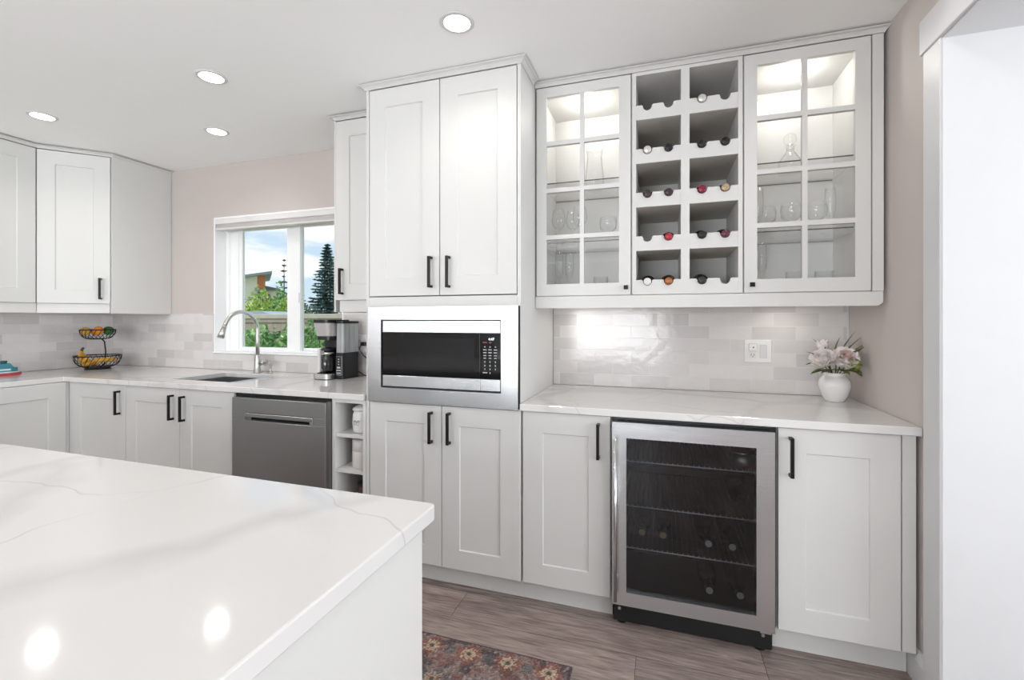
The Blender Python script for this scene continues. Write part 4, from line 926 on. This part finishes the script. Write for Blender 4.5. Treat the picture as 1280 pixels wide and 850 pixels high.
ware('glass_vase', vase_p, -.335, 2.42, z2, 'clear glass vase alone on the top shelf of the narrower glass-door cabinet', 'vase')
ware('wine_glass', wine, -.520, 2.39, z1, 'stemmed wine glass on the middle shelf, closest to the tall cabinet', 'glass')
ware('wine_glass', wine, -.452, 2.43, z1, 'stemmed wine glass on the middle shelf, second from the tall cabinet', 'glass')
ware('wine_glass', wine, -.400, 2.35, z1, 'stemmed wine glass on the middle shelf just left of the crossed door bar', 'glass')
ware('goblet', goblet, -.262, 2.40, z1, 'stemmed goblet alone on the middle shelf near the wine rack', 'glass')
ware('champagne_flute', flute, -.515, 2.38, z0, 'tall flute in the bottom compartment nearest the tall cabinet', 'glass')
ware('champagne_flute', flute, -.468, 2.42, z0, 'tall flute in the bottom compartment, second from the tall cabinet', 'glass')
ware('tumbler', tumbler, -.30, 2.40, z0, 'short glass in the bottom compartment of the narrower cabinet', 'glass')
ware('champagne_flute', flute, .425, 2.37, z1, 'tall flute on the middle shelf of the wider cabinet, beside the wine rack', 'glass')
ware('goblet', goblet, .47, 2.44, z1, 'goblet behind the flute on the middle shelf of the wider cabinet', 'glass')
ware('goblet', goblet, .562, 2.38, z1, 'goblet directly under the decanter on the middle shelf', 'glass')
ware('goblet', goblet, .665, 2.40, z1, 'goblet on the middle shelf to the right of the crossed door bar', 'glass')
ware('champagne_flute', flute, .735, 2.45, z1, 'tall flute at the right-hand end of the middle shelf in the wider cabinet', 'glass')
ware('champagne_flute', flute, .445, 2.40, z0, 'tall flute in the bottom of the wider cabinet, beside the wine rack', 'glass')
ware('tumbler', tumbler, .585, 2.42, z0, 'short tumbler in the bottom of the wider cabinet near its centre bar', 'glass')
ware('tumbler', tumbler, .705, 2.43, z0, 'short tumbler in the bottom of the wider cabinet towards the right wall', 'glass')
dc = thing('decanter', 'cut-glass decanter with a ball stopper on the top shelf of the wider cabinet', 'decanter', (.566, 2.42, z2))
MB().lathe([(0, .001), (.045, .001), (.05, .006), (.052, .03), (.046, .06), (.028, .088), (.017, .102), (.016, .122), (.024, .128), (.0225, .1285), (.0145, .122), (.0155, .102), (.026, .087), (.043, .06), (.047, .03), (.045, .012), (0, .01)], (.566, 2.42, z2), 20).build('flask', M['ware'], dc)
b = MB(); b.cyl((.566, 2.42, z2 + .110), (.566, 2.42, z2 + .134), .012, .014, n=16); b.ball((.566, 2.42, z2 + .160), .028, .028, .028, 14, 9); b.build('stopper', M['ware'], dc)

# ------------------------------------------------------------------ island
isl = thing('kitchen_island', 'large white kitchen island base with a plain end panel', 'island', (-1.7, .3, 0))
b = MB(); b.box(-.468, -.450, -.2, .806, .001, .868, .0012); b.build('end_panel', M['cab'], isl)
b = MB(); b.box(-2.9, -.4685, -.2, -.182, .001, .868); b.build('panel', M['cab'], isl)
carcass(isl, Matrix.Identity(4), -2.9, -.4685, -.181, .785, .105, .868)
b = MB(); b.box(-2.9, -.4685, .73, .745, .001, .1045); b.build('toe_kick', M['cab'], isl)
FI = basis((0, .806, 0), (-1, 0, 0))
for k in range(4): door(isl, FI, .471 + k * .607, .471 + k * .607 + .604, .106, .865, .52 + k * .607, .76)
P = rrect(-2.95, -.432, -.25, .832, .012)
o = MB().prism(P, 'z', .8685, .90).build('island_worktop', M['quartz']); tag(o, 'large white quartz island top with soft grey veins and light reflections', 'worktop')
md = o.modifiers.new('arris', 'BEVEL'); md.width = .003; md.segments = 2; md.limit_method = 'ANGLE'; md.angle_limit = math.radians(50)

# ------------------------------------------------------------------ rug
def rug():
    import numpy as np
    x0, x1, y0, y1 = -2.5, -.308, .90, 1.657; st = .004
    nx, ny = int((x1 - x0) / st), int((y1 - y0) / st); rng = np.random.default_rng(5)
    X, Y = np.meshgrid(np.linspace(x0, x1, nx), np.linspace(y0, y1, ny))
    def smooth(sz, s):
        g = rng.random((sz[1] + 2, sz[0] + 2)); xi = (X - x0) / (x1 - x0) * sz[0]; yi = (Y - y0) / (y1 - y0) * sz[1]
        i, j = xi.astype(int), yi.astype(int); i = np.minimum(i, sz[0]); j = np.minimum(j, sz[1]); fx, fy = xi - i, yi - j; fx = fx * fx * (3 - 2 * fx); fy = fy * fy * (3 - 2 * fy)
        return (g[j, i] * (1 - fx) + g[j, i + 1] * fx) * (1 - fy) + (g[j + 1, i] * (1 - fx) + g[j + 1, i + 1] * fx) * fy
    C = lambda h: np.array(lin(h)[:3])
    n1 = smooth((60, 20), 1); n2 = smooth((180, 62), 1); n3 = rng.random(X.shape)
    mixf = lambda a, b, t: a + (b - a) * np.clip(t, 0, 1)[..., None]
    col = mixf(C('87756f') * np.ones(X.shape + (3,)), C('5a5150'), (n1 - .45) * 4); col = mixf(col, C('9a908e'), (n2 - .62) * 3.5)
    col = mixf(col, C('80605c'), (smooth((90, 30), 1) - .58) * 5)
    px, py = .155, .15
    for row in range(5):
        oy = y1 - .062 - row * py; ox = x1 - .075 - (row % 2) * px * .5
        dx = (X - ox + px / 2) % px - px / 2; dy = Y - oy; ok = np.abs(dy) < py / 2
        r = np.hypot(dx, dy); th = np.arctan2(dy, dx); kind = np.floor((X - ox + px / 2) / px).astype(int)
        pet = .026 + .006 * np.cos(8 * th) + .016 * (n3 - .5)
        rr_ = r + .022 * (n2 - .5) + .02 * (n3 - .5); red = (rr_ < .047 + .010 * np.cos(4 * th)) & ok; col[red] = col[red] * .45 + (C('8f5a4e') if row % 2 == 0 else C('62646a')) * .55
        pf = (r < pet) & (r > .010) & ok; col[pf] = (C('b5a38c') if row % 2 == 0 else C('a89079')) * .8 + col[pf] * .2
        ce = (r <= .010) & ok; col[ce] = C('5a5550')
        q = (np.abs(np.abs(dx) - px / 2) < .016 + .008 * np.cos(4 * th)) & (np.abs(dy) < .02) & ok; col[q] = col[q] * .4 + C('5d6168') * .6
    edge = (Y > y1 - .012) | (X > x1 - .012); col[edge] = C('5d5051')
    col *= (.55 + .9 * n3)[..., None]
    z = .0065 + .002 * n3; z[0] = z[-1] = .001; z[:, 0] = z[:, -1] = .001
    me = bpy.data.meshes.new('rug'); vs = np.stack([X - (x0 + x1) / 2, Y - (y0 + y1) / 2, z], -1).reshape(-1, 3)
    idx = np.arange(nx * ny).reshape(ny, nx); f = np.stack([idx[:-1, :-1], idx[:-1, 1:], idx[1:, 1:], idx[1:, :-1]], -1).reshape(-1, 4)
    me.from_pydata(vs.tolist(), [], f.tolist())
    at = me.color_attributes.new('weave', 'FLOAT_COLOR', 'POINT'); at.data.foreach_set('color', np.concatenate([np.clip(col, 0, 1), np.ones(col.shape[:2] + (1,))], -1).reshape(-1).astype('f'))
    o = bpy.data.objects.new('rug', me); COL.objects.link(o); o.location = ((x0 + x1) / 2, (y0 + y1) / 2, .0005)
    s = NT('rug_weave'); a = s.n('ShaderNodeVertexColor', layer_name='weave'); s.bsdf(Base_Color=a.outputs['Color'], Roughness=.95, Specular_IOR_Level=.1); me.materials.append(s.m)
    return o
tag(rug(), 'faded red and grey runner rug with pale rosettes on the plank floor', 'rug')

# ================================================================== the garden outside the window
GZ = -.45
b = MB(); b.box(-60, 20, YB + .16, 70, GZ - .1, GZ); struct(b.build('ground', plain('lawn', '98a878', .9, var=.2, nscale=2)))
LV = [leafmat('shrub_green', '4f7f3c', '7fb060', 'a9cf85'), leafmat('hedge_lime', '6f9a3a', 'a6c552', 'cfd86a'), leafmat('spruce_blue', '3f5d5c', '5f8380', '86a3a0'), leafmat('conifer_dark', '2e4a3a', '4a6b50', '64866a'), leafmat('column_green', '4c7d42', '76a85c', '94bd74'), leafmat('dark_leaf', '2f3b33', '46554a', '5d6c5f')]
BARK = plain('bark', '5b4c40', .9)
def rq(b, p, s_):
    d = Vector((random.gauss(0, 1), random.gauss(0, 1), random.gauss(0, 1))).normalized(); u = d.orthogonal().normalized(); v = d.cross(u); t = random.random() * 6; u, v = u * math.cos(t) + v * math.sin(t), v * math.cos(t) - u * math.sin(t)
    b.add([p - u * s_, p + v * s_ * .55, p + u * s_, p - v * s_ * .55], [(0, 1, 2, 3)])
def shrub(name, label, cat, x, y, r, h, n, s_, mat, group=None, sparse=False):
    t = thing(name, label, cat, (x, y, GZ), group); b = MB()
    MB().tube([(x, y, GZ), (x + .02, y, GZ + h * .5), (x, y, GZ + h * .9)], [.03, .022, .006], 8).build('trunk', BARK, t)
    for i in range(n):
        d = Vector((random.gauss(0, 1), random.gauss(0, 1), random.gauss(0, 1))).normalized(); q = random.random() ** (.3 if not sparse else .5)
        lump = 1 + .18 * math.sin(5 * d.x + 3 * d.z + x) * math.cos(4 * d.y + y)
        rq(b, Vector((x + d.x * r * q * lump, y + d.y * r * q * lump, GZ + h * .55 + d.z * h * .47 * q * lump)), s_ * random.uniform(.6, 1.2))
    b.build('leaves', mat, t); return t
for i, (x, y, r, h, lab) in enumerate(((-5.95, 5.35, .42, 1.50, 'leafy green shrub in front of the fence at the window\'s left-hand edge'), (-6.45, 6.1, .48, 1.62, 'leafy green shrub in front of the fence, seen through the faucet arch'),
                                       (-4.95, 5.25, .38, 1.62, 'leafy green shrub in front of the fence just left of the window\'s middle post'), (-5.2, 6.0, .48, 1.66, 'leafy green shrub in front of the fence beside the coffee maker'), (-3.9, 5.3, .4, 1.52, 'leafy green shrub behind the coffee maker\'s clear tank'))):
    shrub('garden_shrub', lab, 'shrub', x, y, r, h, 1500, .055, LV[0], 'shrubs in front of the fence')
for i, (x, y, r, h, lab) in enumerate(((-12.6, 11.2, .65, 2.2, 'yellow-green bush below the pale house wall'), (-13.3, 12.45, .66, 2.72, 'tallest yellow-green bush behind the fence'), (-11.0, 11.3, .6, 2.3, 'yellow-green bush behind the fence next to the window\'s middle post'))):
    shrub('lime_bush', lab, 'bush', x, y, r, h, 1500, .075, LV[1], 'yellow-green bushes behind the fence')
def conifer(name, label, x, y, h, r, mat, s_, levels=17, per=13, seed=1):
    rnd = random.Random(seed); t = thing(name, label, 'tree', (x, y, GZ)); b = MB()
    MB().tube([(x, y, GZ), (x, y, GZ + h * .97)], [.09 * h / 5, .008], 8).build('trunk', BARK, t)
    for L in range(levels):
        f = L / (levels - 1); z = GZ + .12 * h + .88 * h * f ** .92; rr = r * (1 - f) ** .8 + .03
        for k in range(max(5, int(per * (1 - .6 * f)))):
            a = rnd.random() * 6.283; ln = rr * rnd.uniform(.7, 1.1); m_ = max(3, int(ln / s_ * 1.5))
            for i in range(m_):
                q = (i + 1) / m_; p = Vector((x + math.cos(a) * ln * q, y + math.sin(a) * ln * q, z - .20 * ln * q + .14 * ln * q * q + rnd.uniform(-.02, .02)))
                d = Vector((math.cos(a), math.sin(a), -.12)); sd_ = Vector((-math.sin(a), math.cos(a), 0)); w = s_ * (.9 - .45 * q) * rnd.uniform(.8, 1.2)
                b.add([p - d * s_ * .5, p + sd_ * w, p + d * s_ * .8, p - sd_ * w + Vector((0, 0, -.03))], [(0, 1, 2, 3)])
                b.add([p - d * s_ * .4, p + Vector((0, 0, w * .35)), p + d * s_ * .7, p - Vector((0, 0, w * .8))], [(0, 1, 2, 3)])
    b.build('needles', mat, t)
conifer('spruce_tree', 'large blue-green spruce beyond the fence, in the window\'s right-hand pane', -13.45, 16, 4.9, 1.0, LV[2], .17, 34, 24, 3)
conifer('conifer', 'small dark conifer beyond the fence, just right of the window\'s middle post', -16.75, 18, 3.5, .55, LV[3], .14, 22, 16, 4)
conifer('conifer', 'thin dark conifer rising beside the house, just left of the window\'s middle post', -19.0, 19.3, 4.9, .5, LV[5], .11, 15, 7, 5)
shrub('columnar_shrub', 'upright green shrub beside the low wing of the house', 'shrub', -13.55, 13.6, .34, 3.0, 1200, .075, LV[4])
shrub('dark_bush', 'dark green bush at the foot of the spruce', 'bush', -15.6, 17.5, .75, 2.4, 1300, .09, LV[3])
shrub('dark_leaved_tree', 'dark-leaved branch tips in front of the house roof at the window\'s left-hand edge', 'tree', -16.35, 14.0, .42, 4.2, 260, .07, LV[5], sparse=True)
fn = thing('garden_fence', 'weathered grey-green board fence running behind the shrubs outside', 'fence', (-7, 8, GZ))
FW = plain('weathered_board', '968b80', .8, var=.1, nscale=6); FC = plain('fence_cap', 'b0a99c', .8, var=.06)
b = MB()
for i in range(46): x = -13 + i * .21; b.box(x, x + .205, 8.0, 8.02, GZ, 1.22 - .004 * (i % 3))
b.build('boards', FW, fn); MB().box(-13, -3.3, 7.96, 8.06, 1.30, 1.40, .01).build('rail', FC, fn); MB().box(-13, -3.3, 7.98, 8.04, 1.22, 1.30).build('rail', FW, fn)
for i in range(5): MB().box(-12.9 + i * 2.35, -12.8 + i * 2.35, 8.022, 8.12, GZ, 1.29).build('post', FW, fn)
sdh = thing('garden_shed', 'low shed with a blue-grey roof just behind the fence', 'shed', (-9.75, 9.2, GZ))
MB().box(-10.3, -9.2, 8.9, 9.8, GZ, 1.40).build('wall', FW, sdh)
MB().prism([(-10.45, 1.405), (-9.05, 1.405), (-9.4, 1.49), (-10.1, 1.49)], 'y', 8.8, 9.9).build('roof', plain('shed_roof', '9fb0bd', .6), sdh)
HV = Matrix.Translation((-21.9, 20.4, 0)) @ basis((0, 0, 0), (.68, .733))
hs = thing('house', 'pale house with a slanted grey roof and an orange wood panel beyond the garden', 'house', (-21.9, 20.4, GZ))
HW = plain('pale_siding', 'e6e0d0', .8, var=.03); HR = plain('grey_roof', '8c97a0', .6); HD = plain('house_dark_glass', '37474f', .15)
MB(HV).prism([(-7, GZ), (-.08, GZ), (-.08, 3.84), (-7, 2.3)], 'y', 0, 5).build('wall', HW, hs)
MB(HV).prism([(-.075, GZ), (.32, GZ), (.32, 3.92), (-.075, 3.84)], 'y', .1, 4).build('wall', HW, hs)
MB(HV).box(-.09, .33, .03, .09, 3.02, 3.90).build('wood_panel', plain('orange_cedar', 'c2763f', .6, var=.12, nscale=8), hs)
MB(HV).box(-.2, .38, -.25, .09, 2.93, 3.01).build('canopy', HR, hs)
f = MB(HV).box(-.07, .31, .05, .095, 1.9, 2.92).build('window', plain('house_frame', 'e8e6e0', .5), hs)
MB(HV).box(-.04, .10, .03, .049, 1.95, 2.88).build('pane', HD, f); MB(HV).box(.14, .28, .03, .049, 1.95, 2.88).build('pane', HD, f)
MB(HV).prism([(-7.6, 2.22), (.66, 3.94), (.66, 4.07), (-7.6, 2.36)], 'y', -.5, 5.5).build('slanted_roof', HR, hs)
MB(HV).box(.33, 1.0, 1.0, 4, GZ, 3.04).build('wing', HW, hs)
MB(HV).prism([(.30, 3.045), (1.12, 3.045), (1.16, 3.12), (.30, 3.30)], 'y', .7, 4.3).build('wing_roof', plain('dark_roof', '5b666e', .6), hs)
MB(HV).box(.34, .42, .9, .98, GZ, 3.04).build('wood_post', plain('cedar_post', 'b3703f', .6), hs)
MB(HV).box(.47, .6, .95, .99, 1.9, 2.8).build('window', HD, hs)
